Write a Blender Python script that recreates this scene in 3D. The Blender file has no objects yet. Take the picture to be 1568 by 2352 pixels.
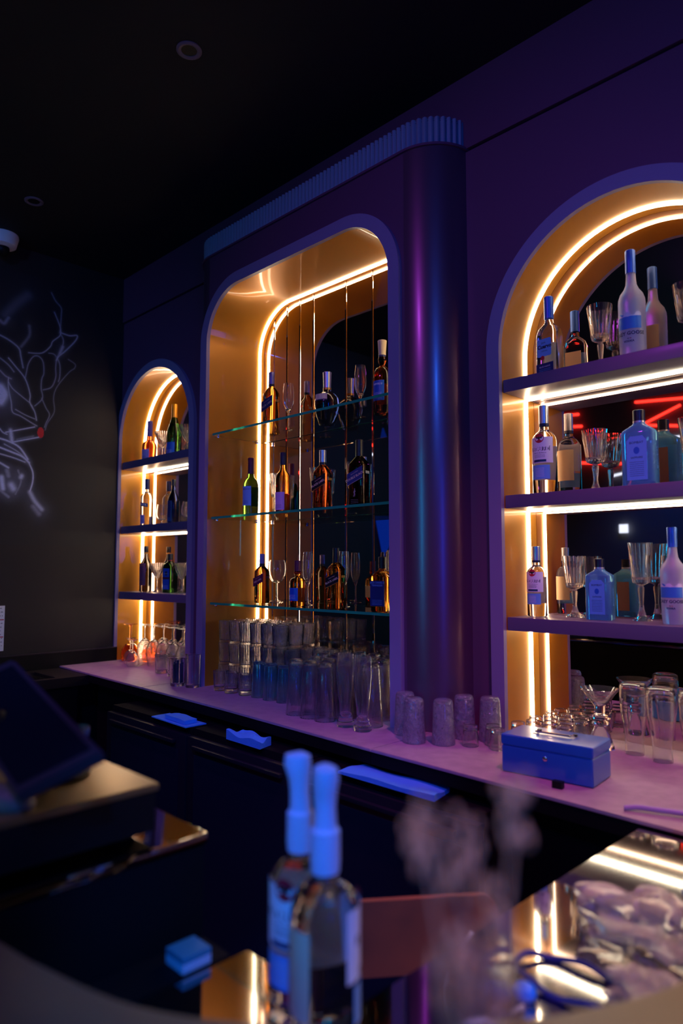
import bpy, bmesh, math, random
import numpy as np
from mathutils import Vector, Matrix
PI = math.pi
R = math.radians
random.seed(7)
S = bpy.context.scene
COL = S.collection

# ------------------------------------------------------------------ camera
EYE = 1.5
cd = bpy.data.cameras.new('camera')
cam = bpy.data.objects.new('camera', cd)
COL.objects.link(cam)
S.camera = cam
cam.location = (0, 0, EYE)
cam.rotation_euler = (R(90) + math.atan(127 / 1600), 0, R(45))
cd.sensor_fit = 'VERTICAL'
cd.sensor_height = 36.0
cd.sensor_width = 24.0
cd.lens = 1600 / 2352 * 36
cd.clip_start = 0.02
cd.clip_end = 60
cd.dof.use_dof = True
cd.dof.focus_distance = 2.7
cd.dof.aperture_fstop = 1.8

# ------------------------------------------------------------------ view, world, lights
S.view_settings.view_transform = 'Standard'
S.view_settings.look = 'None'
S.view_settings.gamma = 1
S.view_settings.use_curve_mapping = False
S.view_settings.exposure = 0.0
S.cycles.use_denoising = True
S.cycles.max_bounces = 14
S.cycles.diffuse_bounces = 3
S.cycles.glossy_bounces = 5
S.cycles.transmission_bounces = 14
S.cycles.transparent_max_bounces = 24
S.cycles.sample_clamp_indirect = 4.0
S.cycles.caustics_reflective = True
S.cycles.caustics_refractive = True
W = bpy.data.worlds.new('world')
S.world = W
W.use_nodes = True
W.node_tree.nodes['Background'].inputs[0].default_value = (0.016, 0.010, 0.026, 1)
W.node_tree.nodes['Background'].inputs[1].default_value = 0.25


def area(name, loc, target, size, color, power, size_y=None, spread=None):
    l = bpy.data.lights.new(name, 'AREA')
    l.energy = power
    l.color = color
    l.size = size
    if size_y:
        l.shape = 'RECTANGLE'
        l.size_y = size_y
    if spread:
        l.spread = R(spread)
    o = bpy.data.objects.new(name, l)
    COL.objects.link(o)
    o.location = loc
    o.rotation_euler = (Vector(target) - Vector(loc)).to_track_quat('-Z', 'Y').to_euler()
    return o


def spot(name, loc, target, angle, color, power, blend=0.6, radius=0.04):
    l = bpy.data.lights.new(name, 'SPOT')
    l.energy = power
    l.color = color
    l.spot_size = R(angle)
    l.spot_blend = blend
    l.shadow_soft_size = radius
    o = bpy.data.objects.new(name, l)
    COL.objects.link(o)
    o.location = loc
    o.rotation_euler = (Vector(target) - Vector(loc)).to_track_quat('-Z', 'Y').to_euler()
    return o


BLUE = (0.02, 0.16, 1.0)
VIOLET = (0.36, 0.07, 1.0)
MAGENTA = (0.95, 0.10, 0.85)
AMBER = (1.0, 0.55, 0.16)
# club lights on the ceiling, plus added fill spots where noted
spot('blue_stage_light', (1.2, -0.9, 3.15), (-0.9, 1.7, 1.1), 78, BLUE, 75, 0.7)
spot('blue_foreground_light', (0.9, -0.7, 3.15), (-0.64, 0.6, 1.1), 15, (0.0, 0.16, 1.0), 230, 0.5)
spot('blue_undercounter_light', (0.2, -0.6, 3.15), (-1.9, 1.5, 0.8), 26, (0.0, 0.14, 1.0), 140, 0.8)
spot('blue_wash_light', (-2.4, -1.9, 3.2), (-2.5, -2.9, 1.5), 80, (0.0, 0.12, 1.0), 60, 0.9)
spot('violet_bar_light', (-1.4, -0.5, 3.2), (-1.3, 1.9, 1.3), 100, (0.5, .07, .9), 30, 0.8, .06)
spot('magenta_counter_light', (-0.3, 1.15, 3.2), (-0.75, 1.75, 0.95), 62, (1.0, 0.16, 0.62), 80, 0.9)
spot('magenta_corner_light', (-3.3, 0.9, 3.2), (-3.45, 1.78, 0.95), 26, (0.9, 0.05, 1.0), 40, 0.9)
spot('added_mural_fill', (-1.6, -0.6, 3.2), (-3.9, 1.2, 2.2), 60, (0.13, 0.25, 1.0), 45, 0.9)  # added fill spot, only there to brighten the mural wall
spot('warm_bar_light', (0.5, 0.6, 3.2), (-0.16, 0.98, 1.0), 34, AMBER, 150, 0.9)
spot('added_stems_fill', (0.35, -0.35, 3.2), (-.19, .28, 1.34), 11, (1.0, .50, .28), 110, 0.8)  # added fill from behind the camera, warms the dried flowers
spot('violet_counter_light', (-2.3, 0.8, 3.2), (-2.2, 1.7, 0.95), 70, (0.6, 0.14, 0.9), 30, 0.9)


# ------------------------------------------------------------------ materials
def s2l(r, g, b):
    f = lambda c: (c / 255 / 12.92) if c / 255 <= 0.04045 else ((c / 255 + 0.055) / 1.055) ** 2.4
    return (f(r), f(g), f(b), 1)


def mat(name, color=(0.5, 0.5, 0.5, 1), rough=0.5, metal=0.0, trans=0.0, ior=1.45, coat=0.0, emis=None, estr=0.0,
        spec=0.5, coat_rough=0.05, noise=None, bump=None, aniso=0.0):
    m = bpy.data.materials.new(name)
    m.use_nodes = True
    nt = m.node_tree
    b = nt.nodes['Principled BSDF']
    b.inputs['Base Color'].default_value = color
    b.inputs['Roughness'].default_value = rough
    b.inputs['Metallic'].default_value = metal
    b.inputs['Transmission Weight'].default_value = trans
    b.inputs['IOR'].default_value = ior
    b.inputs['Coat Weight'].default_value = coat
    b.inputs['Coat Roughness'].default_value = coat_rough
    b.inputs['Specular IOR Level'].default_value = spec
    if emis:
        b.inputs['Emission Color'].default_value = emis
        b.inputs['Emission Strength'].default_value = estr
    if noise:
        sc, amt, dark = noise
        tc = nt.nodes.new('ShaderNodeTexCoord')
        n = nt.nodes.new('ShaderNodeTexNoise')
        n.inputs['Scale'].default_value = sc
        n.inputs['Detail'].default_value = 6
        mx = nt.nodes.new('ShaderNodeMix')
        mx.data_type = 'RGBA'
        mx.inputs[6].default_value = color
        mx.inputs[7].default_value = dark
        mp = nt.nodes.new('ShaderNodeMapRange')
        mp.inputs[1].default_value = 0.35
        mp.inputs[2].default_value = 0.7
        mp.inputs[4].default_value = amt
        nt.links.new(tc.outputs['Object'], n.inputs['Vector'])
        nt.links.new(n.outputs['Fac'], mp.inputs[0])
        nt.links.new(mp.outputs[0], mx.inputs[0])
        nt.links.new(mx.outputs[2], b.inputs['Base Color'])
    if bump:
        sc, st, dist = bump
        tc = nt.nodes.new('ShaderNodeTexCoord')
        n = nt.nodes.new('ShaderNodeTexNoise')
        n.inputs['Scale'].default_value = sc
        n.inputs['Detail'].default_value = 4
        bp = nt.nodes.new('ShaderNodeBump')
        bp.inputs['Strength'].default_value = st
        bp.inputs['Distance'].default_value = dist
        nt.links.new(tc.outputs['Object'], n.inputs['Vector'])
        nt.links.new(n.outputs['Fac'], bp.inputs['Height'])
        nt.links.new(bp.outputs['Normal'], b.inputs['Normal'])
    return m


def light_mat(name, color, strength):
    m = bpy.data.materials.new(name)
    m.use_nodes = True
    nt = m.node_tree
    nt.nodes.clear()
    e = nt.nodes.new('ShaderNodeEmission')
    e.inputs[0].default_value = color
    e.inputs[1].default_value = strength
    o = nt.nodes.new('ShaderNodeOutputMaterial')
    nt.links.new(e.outputs[0], o.inputs[0])
    return m


M = {}
M['panel'] = mat('violet_paint', (0.13, 0.046, 0.10, 1), 0.42, coat=0.15, coat_rough=0.3)
M['column'] = mat('violet_lacquer', (0.17, 0.085, 0.14, 1), 0.32, metal=0.6, coat=0.35, coat_rough=0.18)
M['frame'] = mat('pale_violet_paint', (0.26, 0.20, 0.34, 1), 0.42)
M['gold'] = mat('satin_gold_laminate', (0.62, 0.235, 0.012, 1), 0.40, metal=0.30, coat=0.35, coat_rough=0.06)
M['mirror'] = mat('bronze_mirror', (0.60, 0.46, 0.42, 1), 0.015, metal=1.0)
M['led'] = light_mat('warm_led', (1.0, 0.86, 0.60, 1), 24)
M['led_profile'] = mat('dark_led_channel', (0.05, 0.04, 0.03, 1), 0.4, metal=0.5)
M['flute'] = mat('fluted_grille_paint', (0.20, 0.26, 0.36, 1), 0.5)
M['ceiling'] = mat('black_ceiling_paint', (0.010, 0.009, 0.011, 1), 0.8)
M['black_wall'] = mat('black_wall_paint', (0.016, 0.011, 0.011, 1), 0.62, noise=(3, 0.5, (0.03, 0.022, 0.02, 1)))
M['floor'] = mat('dark_floor_tile', (0.012, 0.012, 0.014, 1), 0.35)
M['counter'] = mat('grey_stone_counter', (0.46, 0.32, 0.38, 1), 0.5, noise=(26, 0.45, (0.30, 0.2, 0.25, 1)), bump=(160, 0.25, 0.002))
M['shelf'] = mat('violet_shelf_board', (0.13, 0.09, 0.17, 1), 0.4, coat=0.2, coat_rough=0.2)
M['glass_shelf'] = mat('green_glass_shelf', (0.80, 0.96, 0.90, 1), 0.0, trans=1.0, ior=1.5)
M['glass_edge'] = mat('green_glass_edge', (0.04, 0.60, 0.30, 1), 0.2, trans=0.55)
M['steel'] = mat('polished_steel', (0.50, 0.47, 0.45, 1), 0.055, metal=1.0, noise=(9, 0.5, (0.36, 0.33, 0.31, 1)))
M['chrome'] = mat('chrome', (0.8, 0.8, 0.82, 1), 0.12, metal=1.0)
M['black'] = mat('black_plastic', (0.006, 0.006, 0.006, 1), 0.45, spec=.25)
M['black_matte'] = mat('black_matte', (0.005, 0.0045, 0.005, 1), 0.75, spec=.15)
M['reflected_gold'] = mat('reflected_gold_top', (0.42, 0.27, 0.08, 1), 0.30, metal=.7, coat=0.6, coat_rough=0.28)  # black till top, with the niches' golden reflection put into its colour
M['fridge'] = mat('dark_fridge_front', (0.014, 0.013, 0.018, 1), 0.4, coat=0.2)
M['fridge_glass'] = mat('dark_fridge_glass', (0.015, 0.02, 0.03, 1), 0.06, coat=0.6)
M['cloth'] = mat('pale_blue_cloth', (0.08, 0.42, 0.95, 1), 0.85, bump=(60, 0.4, 0.004))
M['glass'] = mat('clear_glass', (1, 1, 1, 1), 0.0, trans=0.985, ior=1.45)
M['thin'] = mat('thin_clear_glass', (1, 1, 1, 1), 0.0, trans=0.985, ior=1.28, coat=.8, coat_rough=.02)
_nt = M['thin'].node_tree
_tc = _nt.nodes.new('ShaderNodeTexCoord'); _mp = _nt.nodes.new('ShaderNodeMapping'); _n = _nt.nodes.new('ShaderNodeTexNoise'); _bp = _nt.nodes.new('ShaderNodeBump')
_mp.inputs['Scale'].default_value = (170, 170, 14)
_n.inputs['Scale'].default_value = 1.0
_bp.inputs['Strength'].default_value = 0.9
_bp.inputs['Distance'].default_value = 0.0022
_nt.links.new(_tc.outputs['Object'], _mp.inputs[0]); _nt.links.new(_mp.outputs[0], _n.inputs['Vector'])
_nt.links.new(_n.outputs['Fac'], _bp.inputs['Height'])
_nt.links.new(_bp.outputs['Normal'], _nt.nodes['Principled BSDF'].inputs['Normal'])
_nt.links.new(_bp.outputs['Normal'], _nt.nodes['Principled BSDF'].inputs['Coat Normal'])
M['teal_glass'] = mat('teal_glass', (0.5, 0.85, 0.9, 1), 0.02, trans=.96, ior=1.45)
M['amber_glass'] = mat('amber_glass', (0.85, 0.36, 0.10, 1), 0.0, trans=1.0, ior=1.45)
M['crackle'] = mat('crackle_glass', (0.95, 0.96, 1, 1), 0.03, trans=0.87, ior=1.42, coat=.6, bump=(85, 1.0, 0.02))
M['cashbox'] = mat('blue_enamel', (0.02, 0.14, 0.52, 1), 0.28, coat=0.4, coat_rough=0.12)
M['white'] = mat('white_plastic', (0.8, 0.8, 0.8, 1), 0.4)
M['bar_top'] = mat('lacquered_bar_top', (0.13, 0.085, 0.04, 1), 0.38, coat=0.25, coat_rough=0.2)
M['black_bar'] = mat('black_bar_edge', (0.035, 0.024, 0.028, 1), 0.4)
M['board'] = mat('reddish_plywood', (0.30, 0.075, 0.035, 1), 0.45, noise=(14, 0.6, (0.16, 0.05, 0.03, 1)))
M['grout'] = mat('dark_gap', (0.004, 0.004, 0.005, 1), 0.9)


def tint_glass(name, c, rough=0.0, ior=1.40):
    return mat(name, (c[0], c[1], c[2], 1), rough, trans=1.0, ior=ior)


G = dict(
    clear=tint_glass('clear_spirit', (0.97, 0.98, 1.0)),
    whisky=tint_glass('amber_whisky', (0.90, 0.34, 0.05)),
    cognac=tint_glass('deep_cognac', (0.75, 0.14, 0.03)),
    dark=tint_glass('near_black_glass', (0.05, 0.04, 0.035)),
    green=tint_glass('green_bottle_glass', (0.10, 0.30, 0.03)),
    darkgreen=tint_glass('dark_green_bottle_glass', (0.03, 0.10, 0.015)),
    blue=mat('sky_blue_bottle_glass', (0.22, 0.72, 1.0, 1), 0.05, trans=0.72, ior=1.33),
    darkblue=tint_glass('dark_blue_glass', (0.03, 0.05, 0.22)),
    gold=tint_glass('pale_gold_spirit', (0.95, 0.66, 0.2)),
    frost=mat('frosted_glass', (0.86, 0.90, 0.97, 1), 0.42, trans=0.72, ior=1.3),
)


def paint(name, rgb, rough=0.5, metal=0.0, coat=0.0):
    if name not in M:
        M[name] = mat(name, s2l(*rgb), rough, metal=metal, coat=coat)
    return M[name]


# ------------------------------------------------------------------ mesh helpers
def finish(name, me, m, parent=None, smooth=True, angle=35):
    if m:
        me.materials.append(m)
    if smooth:
        me.shade_smooth()
        me.set_sharp_from_angle(angle=R(angle))
    o = bpy.data.objects.new(name, me)
    COL.objects.link(o)
    if parent:
        o.parent = parent
    return o


def obj(name, bm, m, parent=None, smooth=True, angle=35):
    bmesh.ops.recalc_face_normals(bm, faces=bm.faces)
    me = bpy.data.meshes.new(name)
    bm.to_mesh(me)
    bm.free()
    return finish(name, me, m, parent, smooth, angle)


def thing(name, label, cat, loc=(0, 0, 0), rz=0.0, group=None):
    o = bpy.data.objects.new(name, None)
    o.empty_display_size = 0.05
    COL.objects.link(o)
    o.location = loc
    o.rotation_euler = (0, 0, rz)
    tag(o, label, cat, group)
    return o


def tag(o, label=None, cat=None, group=None, kind=None):
    if label: o['label'] = label
    if cat: o['category'] = cat
    if group: o['group'] = group
    if kind: o['kind'] = kind
    return o


def struct(o):
    o['kind'] = 'structure'
    return o


def kids(o):
    return [c for c in bpy.data.objects if c.parent == o]


def dup(root, loc, rz=None, label=None, group=None):
    r = root.copy()
    COL.objects.link(r)
    r.location = loc
    if rz is not None:
        r.rotation_euler = (0, 0, rz)
    if label: r['label'] = label
    if group: r['group'] = group
    for ch in list(root.children):
        c = ch.copy()
        COL.objects.link(c)
        c.parent = r
        for g in list(ch.children):
            d = g.copy()
            COL.objects.link(d)
            d.parent = c
    return r


def add_box(bm, lo, hi, bevel=0.0, seg=2, rot=None):
    r = bmesh.ops.create_cube(bm, size=1)
    vs = r['verts']
    s = [hi[i] - lo[i] for i in range(3)]
    c = [(hi[i] + lo[i]) / 2 for i in range(3)]
    for v in vs:
        v.co = Vector((v.co.x * s[0] + c[0], v.co.y * s[1] + c[1], v.co.z * s[2] + c[2]))
    if bevel > 0:
        es = list({e for v in vs for e in v.link_edges})
        bmesh.ops.bevel(bm, geom=es, offset=bevel, segments=seg, profile=0.7, affect='EDGES')
    return vs


def box(name, lo, hi, m, parent=None, bevel=0.0, seg=2):
    bm = bmesh.new()
    add_box(bm, lo, hi, bevel, seg)
    return obj(name, bm, m, parent, smooth=bevel > 0)


def add_tube(bm, pts, r, seg=8, caps=True, closed=False):
    pts = [Vector(p) for p in pts]
    n = len(pts)
    rings = []
    prev = None
    for i, p in enumerate(pts):
        if closed:
            t = pts[(i + 1) % n] - pts[i - 1]
        else:
            t = pts[min(i + 1, n - 1)] - pts[max(i - 1, 0)]
        t.normalize()
        if prev is None:
            a = t.orthogonal().normalized()
        else:
            a = (prev - t * prev.dot(t)).normalized()
        prev = a
        b = t.cross(a)
        rr = r[i] if isinstance(r, (list, tuple)) else r
        rings.append([bm.verts.new(p + a * (rr * math.cos(2 * PI * k / seg)) + b * (rr * math.sin(2 * PI * k / seg))) for k in range(seg)])
    m_ = n if closed else n - 1
    for i in range(m_):
        A, B = rings[i], rings[(i + 1) % n]
        for k in range(seg):
            bm.faces.new((A[k], A[(k + 1) % seg], B[(k + 1) % seg], B[k]))
    if caps and not closed:
        bm.faces.new(rings[0][::-1])
        bm.faces.new(rings[-1])


def smooth_path(pts, n=8, closed=False):
    """Catmull-Rom through the points."""
    P = [Vector(p) for p in pts]
    out = []
    N = len(P)
    rng = range(N if closed else N - 1)
    for i in rng:
        p0 = P[(i - 1) % N] if closed or i > 0 else P[0]
        p1 = P[i]
        p2 = P[(i + 1) % N]
        p3 = P[(i + 2) % N] if closed or i + 2 < N else P[-1]
        for k in range(n):
            t = k / n
            out.append(0.5 * ((2 * p1) + (-p0 + p2) * t + (2 * p0 - 5 * p1 + 4 * p2 - p3) * t * t + (-p0 + 3 * p1 - 3 * p2 + p3) * t ** 3))
    if not closed:
        out.append(P[-1])
    return out


def add_lathe(bm, prof, seg=32, mod=None, z0=0.0):
    """Revolve (r,z) pairs about z; ends on the axis close with a fan."""
    rings = []
    for (r, z) in prof:
        if r < 1e-6:
            rings.append([bm.verts.new((0, 0, z + z0))])
        else:
            ring = []
            for k in range(seg):
                a = 2 * PI * k / seg
                x, y = (r * math.cos(a), r * math.sin(a)) if mod is None else mod(a, r, z)
                ring.append(bm.verts.new((x, y, z + z0)))
            rings.append(ring)
    for A, B in zip(rings[:-1], rings[1:]):
        if len(A) == 1 and len(B) == 1:
            continue
        for k in range(seg):
            k2 = (k + 1) % seg
            if len(A) == 1:
                bm.faces.new((A[0], B[k2], B[k]))
            elif len(B) == 1:
                bm.faces.new((A[k], A[k2], B[0]))
            else:
                bm.faces.new((A[k], A[k2], B[k2], B[k]))


def superell(ax, ay, n):
    """Section modulator: r scales a unit superellipse of half sizes (ax,ay) relative to r=1."""
    def f(a, r, z):
        c, s = math.cos(a), math.sin(a)
        x = math.copysign(abs(c) ** (2 / n), c)
        y = math.copysign(abs(s) ** (2 / n), s)
        return r * ax * x, r * ay * y
    return f


def plate(name, outer, holes, y0, y1, m, parent=None, res=0):
    """A plate in the XZ plane with holes, from y0 to y1 (front is y0)."""
    c = bpy.data.curves.new(name, 'CURVE')
    c.dimensions = '2D'
    c.fill_mode = 'BOTH'
    for loop in [outer] + holes:
        sp = c.splines.new('POLY')
        sp.points.add(len(loop) - 1)
        for i, (x, z) in enumerate(loop):
            sp.points[i].co = (x, z, 0, 1)
        sp.use_cyclic_u = True
    c.extrude = abs(y1 - y0) / 2
    t = bpy.data.objects.new('tmp', c)
    COL.objects.link(t)
    dg = bpy.context.evaluated_depsgraph_get()
    me = bpy.data.meshes.new_from_object(t.evaluated_get(dg))
    bpy.data.objects.remove(t)
    bpy.data.curves.remove(c)
    me.name = name
    ym = (y0 + y1) / 2
    for v in me.vertices:
        x, z, e = v.co
        v.co = (x, ym + e, z)
    bm = bmesh.new()
    bm.from_mesh(me)
    bmesh.ops.remove_doubles(bm, verts=bm.verts, dist=1e-5)
    bmesh.ops.recalc_face_normals(bm, faces=bm.faces)
    bm.to_mesh(me)
    bm.free()
    me.materials.clear()
    return finish(name, me, m, parent, True, 30)


def arch_path(x0, x1, zb, zs, r, n=20):
    """Open path: up the left side, round the top and down the right; corner radius r, straight sides up to zs."""
    pts = [(x0, zb)]
    for k in range(n + 1):
        a = PI - k * (PI / 2) / n
        pts.append((x0 + r + r * math.cos(a), zs + r * math.sin(a)))
    for k in range(n + 1):
        a = PI / 2 - k * (PI / 2) / n
        pts.append((x1 - r + r * math.cos(a), zs + r * math.sin(a)))
    pts.append((x1, zb))
    out = [pts[0]]
    for p in pts[1:]:
        if (p[0] - out[-1][0]) ** 2 + (p[1] - out[-1][1]) ** 2 > 1e-9:
            out.append(p)
    return out


def band(name, inner, outer, y0, y1, m, parent=None):
    """Solid band between two matching open paths (same point count), from y0 to y1."""
    bm = bmesh.new()
    n = len(inner)
    V = [[bm.verts.new((p[0], y, p[1])) for p in path] for path in (inner, outer) for y in (y0, y1)]
    i0, i1, o0, o1 = V
    for k in range(n - 1):
        bm.faces.new((i0[k], i0[k + 1], o0[k + 1], o0[k]))
        bm.faces.new((i1[k], o1[k], o1[k + 1], i1[k + 1]))
        bm.faces.new((i0[k], i1[k], i1[k + 1], i0[k + 1]))
        bm.faces.new((o0[k], o0[k + 1], o1[k + 1], o1[k]))
    bm.faces.new((i0[0], o0[0], o1[0], i1[0]))
    bm.faces.new((i0[-1], i1[-1], o1[-1], o0[-1]))
    return obj(name, bm, m, parent, True, 30)


_txt = {}


def text_mesh(s, size, spacing=1.0, bold=0.0):
    key = (s, size, spacing, bold)
    if key in _txt:
        return _txt[key].copy()
    c = bpy.data.curves.new('lettering', 'FONT')
    c.body = s
    c.size = size
    c.align_x = 'CENTER'
    c.align_y = 'CENTER'
    c.space_character = spacing
    c.offset = bold
    c.resolution_u = 2
    t = bpy.data.objects.new('tmp', c)
    COL.objects.link(t)
    dg = bpy.context.evaluated_depsgraph_get()
    me = bpy.data.meshes.new_from_object(t.evaluated_get(dg))
    bpy.data.objects.remove(t)
    _txt[key] = me
    return me.copy()


def lettering(s, size, z, m, parent, Rb=None, face_y=0.0, dx=0.0, off=0.0006, bold=0.0, slant=0.0, sx=1.0, name='lettering'):
    """Text facing -y: wrapped round a cylinder of radius Rb, or flat at y=face_y."""
    me = text_mesh(s, size, 1.0, bold)
    me.materials.clear()
    if slant:
        ca, sa = math.cos(slant), math.sin(slant)
    for v in me.vertices:
        x, y = v.co.x * sx, v.co.y
        if slant:
            x, y = x * ca - y * sa, x * sa + y * ca
        x += dx
        if Rb:
            a = x / Rb
            v.co = ((Rb + off) * math.sin(a), -(Rb + off) * math.cos(a), z + y)
        else:
            v.co = (x, face_y - off, z + y)
    return finish(name, me, m, parent, False)


def wrap_label(name, Rb, z0, z1, a0, a1, m, parent, off=0.0003, thick=0.0003, n=20, slant=0.0, top=None):
    """Label patch on a cylinder; angles measured from the front (-y), positive to the right (+x)."""
    bm = bmesh.new()
    rows = []
    for k in range(n + 1):
        t = k / n
        a = a0 + (a1 - a0) * t
        dz = slant * Rb * (a - (a0 + a1) / 2)
        zt = z1 + dz + (top(t) if top else 0)
        col = []
        for (rr, z) in ((Rb + off, z0 + dz), (Rb + off, zt), (Rb + off + thick, zt), (Rb + off + thick, z0 + dz)):
            col.append(bm.verts.new((rr * math.sin(a), -rr * math.cos(a), z)))
        rows.append(col)
    for A, B in zip(rows[:-1], rows[1:]):
        for j in range(4):
            bm.faces.new((A[j], B[j], B[(j + 1) % 4], A[(j + 1) % 4]))
    bm.faces.new(rows[0])
    bm.faces.new(rows[-1][::-1])
    return obj(name, bm, m, parent, True, 40)


def flat_label(name, outline, y, m, parent, thick=0.0004):
    bm = bmesh.new()
    A = [bm.verts.new((x, y, z)) for x, z in outline]
    B = [bm.verts.new((x, y - thick, z)) for x, z in outline]
    bm.faces.new(A)
    bm.faces.new(B[::-1])
    for i in range(len(A)):
        j = (i + 1) % len(A)
        bm.faces.new((A[i], A[j], B[j], B[i]))
    return obj(name, bm, m, parent, False)


def disc_on(name, Rb, az, cz, rad, m, parent, off=0.0009, n=24):
    """Round emblem wrapped on a cylinder at angle az."""
    bm = bmesh.new()
    c = bm.verts.new(((Rb + off) * math.sin(az), -(Rb + off) * math.cos(az), cz))
    ring = []
    for k in range(n):
        t = 2 * PI * k / n
        a = az + rad * math.cos(t) / Rb
        ring.append(bm.verts.new(((Rb + off) * math.sin(a), -(Rb + off) * math.cos(a), cz + rad * math.sin(t))))
    for k in range(n):
        bm.faces.new((c, ring[k], ring[(k + 1) % n]))
    return obj(name, bm, m, parent, False)


def rect(x0, z0, x1, z1, r=0.0, n=5, arch=0.0):
    if r <= 0:
        return [(x0, z0), (x1, z0), (x1, z1), (x0, z1)]
    out = []
    for cx, cz, a0 in ((x1 - r, z0 + r, -PI / 2), (x1 - r, z1 - r, 0), (x0 + r, z1 - r, PI / 2), (x0 + r, z0 + r, PI)):
        for k in range(n + 1):
            a = a0 + k * PI / 2 / n
            out.append((cx + r * math.cos(a), cz + r * math.sin(a)))
    return out

# ------------------------------------------------------------------ room shell
XL, XR_, YB, YF, ZC = -3.88, 3.2, 2.26, -2.9, 3.26
struct(box('floor', (XL - .1, YF - .1, -0.1), (XR_ + .1, YB + .1, 0), M['floor']))
struct(box('ceiling', (XL - .1, YF - .1, ZC), (XR_ + .1, YB + .1, ZC + .1), M['ceiling']))
struct(box('wall_left', (XL - .1, YF - .1, 0), (XL, YB + .1, ZC), M['black_wall']))
struct(box('wall_right', (XR_, YF - .1, 0), (XR_ + .1, YB + .1, ZC), M['black_wall']))
struct(box('wall_front', (XL, YF - .1, 0), (XR_, YF, ZC), mat('grey_wall_paint', (.12, .12, .13, 1), .6)))
struct(box('wall_back', (XL, YB, 0), (XR_, YB + .1, ZC), M['black_wall']))
ZT = 0.957          # worktop height of the back counter
ZG = 2.984          # shadow groove / ledge height


def path_wall(x0, x1, ztop, hole):
    return [(x0, ZT), (x0, ztop), (x1, ztop), (x1, ZT)] + hole[::-1]


NI = {
    'L': dict(x0=-3.868, x1=-3.110, zs=2.245, r=0.379, y=2.0, ym=2.188, w=0.046),
    'M': dict(x0=-2.735, x1=-1.597, zs=2.560, r=0.232, y=1.85, ym=2.178, w=0.050),
    'R': dict(x0=-1.240, x1=-0.440, zs=2.220, r=0.400, y=2.0, ym=2.205, w=0.048),
}


def npath(k, off=0.0, zb=ZT):
    n = NI[k]
    return arch_path(n['x0'] - off, n['x1'] + off, zb, n['zs'], n['r'] + off, 28)


hol = {k: npath(k, 0.006) for k in NI}
wl = path_wall(XL, -2.86, ZG - .004, [(max(x, XL + .001), z) for x, z in hol['L']])
struct(plate('wall_back', wl, [], 2.0, 2.02, M['panel']))
struct(plate('wall_back', path_wall(-1.42, XR_, ZG - .004, hol['R']), [], 2.0, 2.02, M['panel']))
struct(box('wall_back', (XL, 1.992, ZG + .004), (XR_, 2.02, ZC), M['panel']))
struct(box('trim_1', (XL, 2.012, ZG - .01), (XR_, 2.03, ZG + .01), M['grout']))
# projecting bay with quarter-round corners
BX0, BX1, BR = -2.745, -1.537, 0.166
struct(plate('wall_bay', path_wall(BX0, BX1, ZG, hol['M']), [], 1.85, 1.868, M['panel']))


def bay_plan(off=0.0, n=16, y_end=2.0):
    pts = []
    for k in range(n + 1):
        a = PI - k * (PI / 2) / n
        pts.append((BX0 + (BR + off) * math.cos(a), 1.85 + BR - (BR + off) * math.sin(a)))
    for k in range(n + 1):
        a = PI / 2 - k * (PI / 2) / n
        pts.append((BX1 + (BR + off) * math.cos(a), 1.85 + BR - (BR + off) * math.sin(a)))
    return pts


def extrude_plan(name, outer, inner, z0, z1, m):
    bm = bmesh.new()
    n = len(outer)
    rows = [[bm.verts.new((p[0], p[1], z)) for p in path] for path in (outer, inner) for z in (z0, z1)]
    o0, o1, i0, i1 = rows
    for k in range(n - 1):
        bm.faces.new((o0[k], o0[k + 1], o1[k + 1], o1[k]))
        bm.faces.new((i0[k], i1[k], i1[k + 1], i0[k + 1]))
        bm.faces.new((o0[k], i0[k], i0[k + 1], o0[k + 1]))
        bm.faces.new((o1[k], o1[k + 1], i1[k + 1], i1[k]))
    for k in (0, n - 1):
        bm.faces.new((o0[k], o1[k], i1[k], i0[k]))
    return obj(name, bm, m, None, True, 40)


pl, pi_ = bay_plan(0), bay_plan(-0.012)
struct(extrude_plan('wall_bay', pl[:17], pi_[:17], ZT, ZG, M['column']))
struct(extrude_plan('wall_bay', pl[17:], pi_[17:], ZT, ZG, M['column']))
po = bay_plan(0.009, 24)
struct(extrude_plan('trim_2', po, bay_plan(-0.02, 24), ZG, ZG + .009, M['panel']))


def fluted_plan(depth, pitch):
    base = bay_plan(-0.008, 40)
    # resample by length
    P = [Vector(p) for p in base]
    L = [0]
    for a, b in zip(P[:-1], P[1:]):
        L.append(L[-1] + (b - a).length)
    tot = L[-1]
    out = []
    s = 0
    i = 0
    step = pitch / 6
    while s <= tot - 1e-6:
        while L[i + 1] < s: i += 1
        t = (s - L[i]) / (L[i + 1] - L[i])
        p = P[i].lerp(P[i + 1], t)
        d = (P[i + 1] - P[i]).normalized()
        nrm = Vector((d.y, -d.x))
        k = abs(math.sin(PI * s / pitch))
        p = p + nrm * depth * k
        out.append((p.x, p.y))
        s += step
    return out


fo = fluted_plan(0.010, 0.0215)
fi = []
for a in fo:
    c = Vector((min(max(a[0], BX0), BX1), 2.01))
    d = (c - Vector(a)).normalized()
    fi.append((a[0] + d.x * .015, a[1] + d.y * .015))
struct(extrude_plan('trim_3', fo, fi, ZG + .009, 3.092, M['flute']))
cap = bay_plan(-0.004, 12)
bm = bmesh.new()
for z in (3.08, 3.088):
    vs = [bm.verts.new((x, y, z)) for x, y in cap]
    bm.faces.new(vs)
struct(obj('trim_4', bm, M['panel'], None, False))
struct(box('trim_5', (XL, 0.95, ZT - .04), (XL + .014, 2.0, 1.030), M['black']))
struct(box('trim_5', (XL, 0.95, 1.030), (XL + .017, 2.0, 1.036), M['black_bar']))

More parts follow.
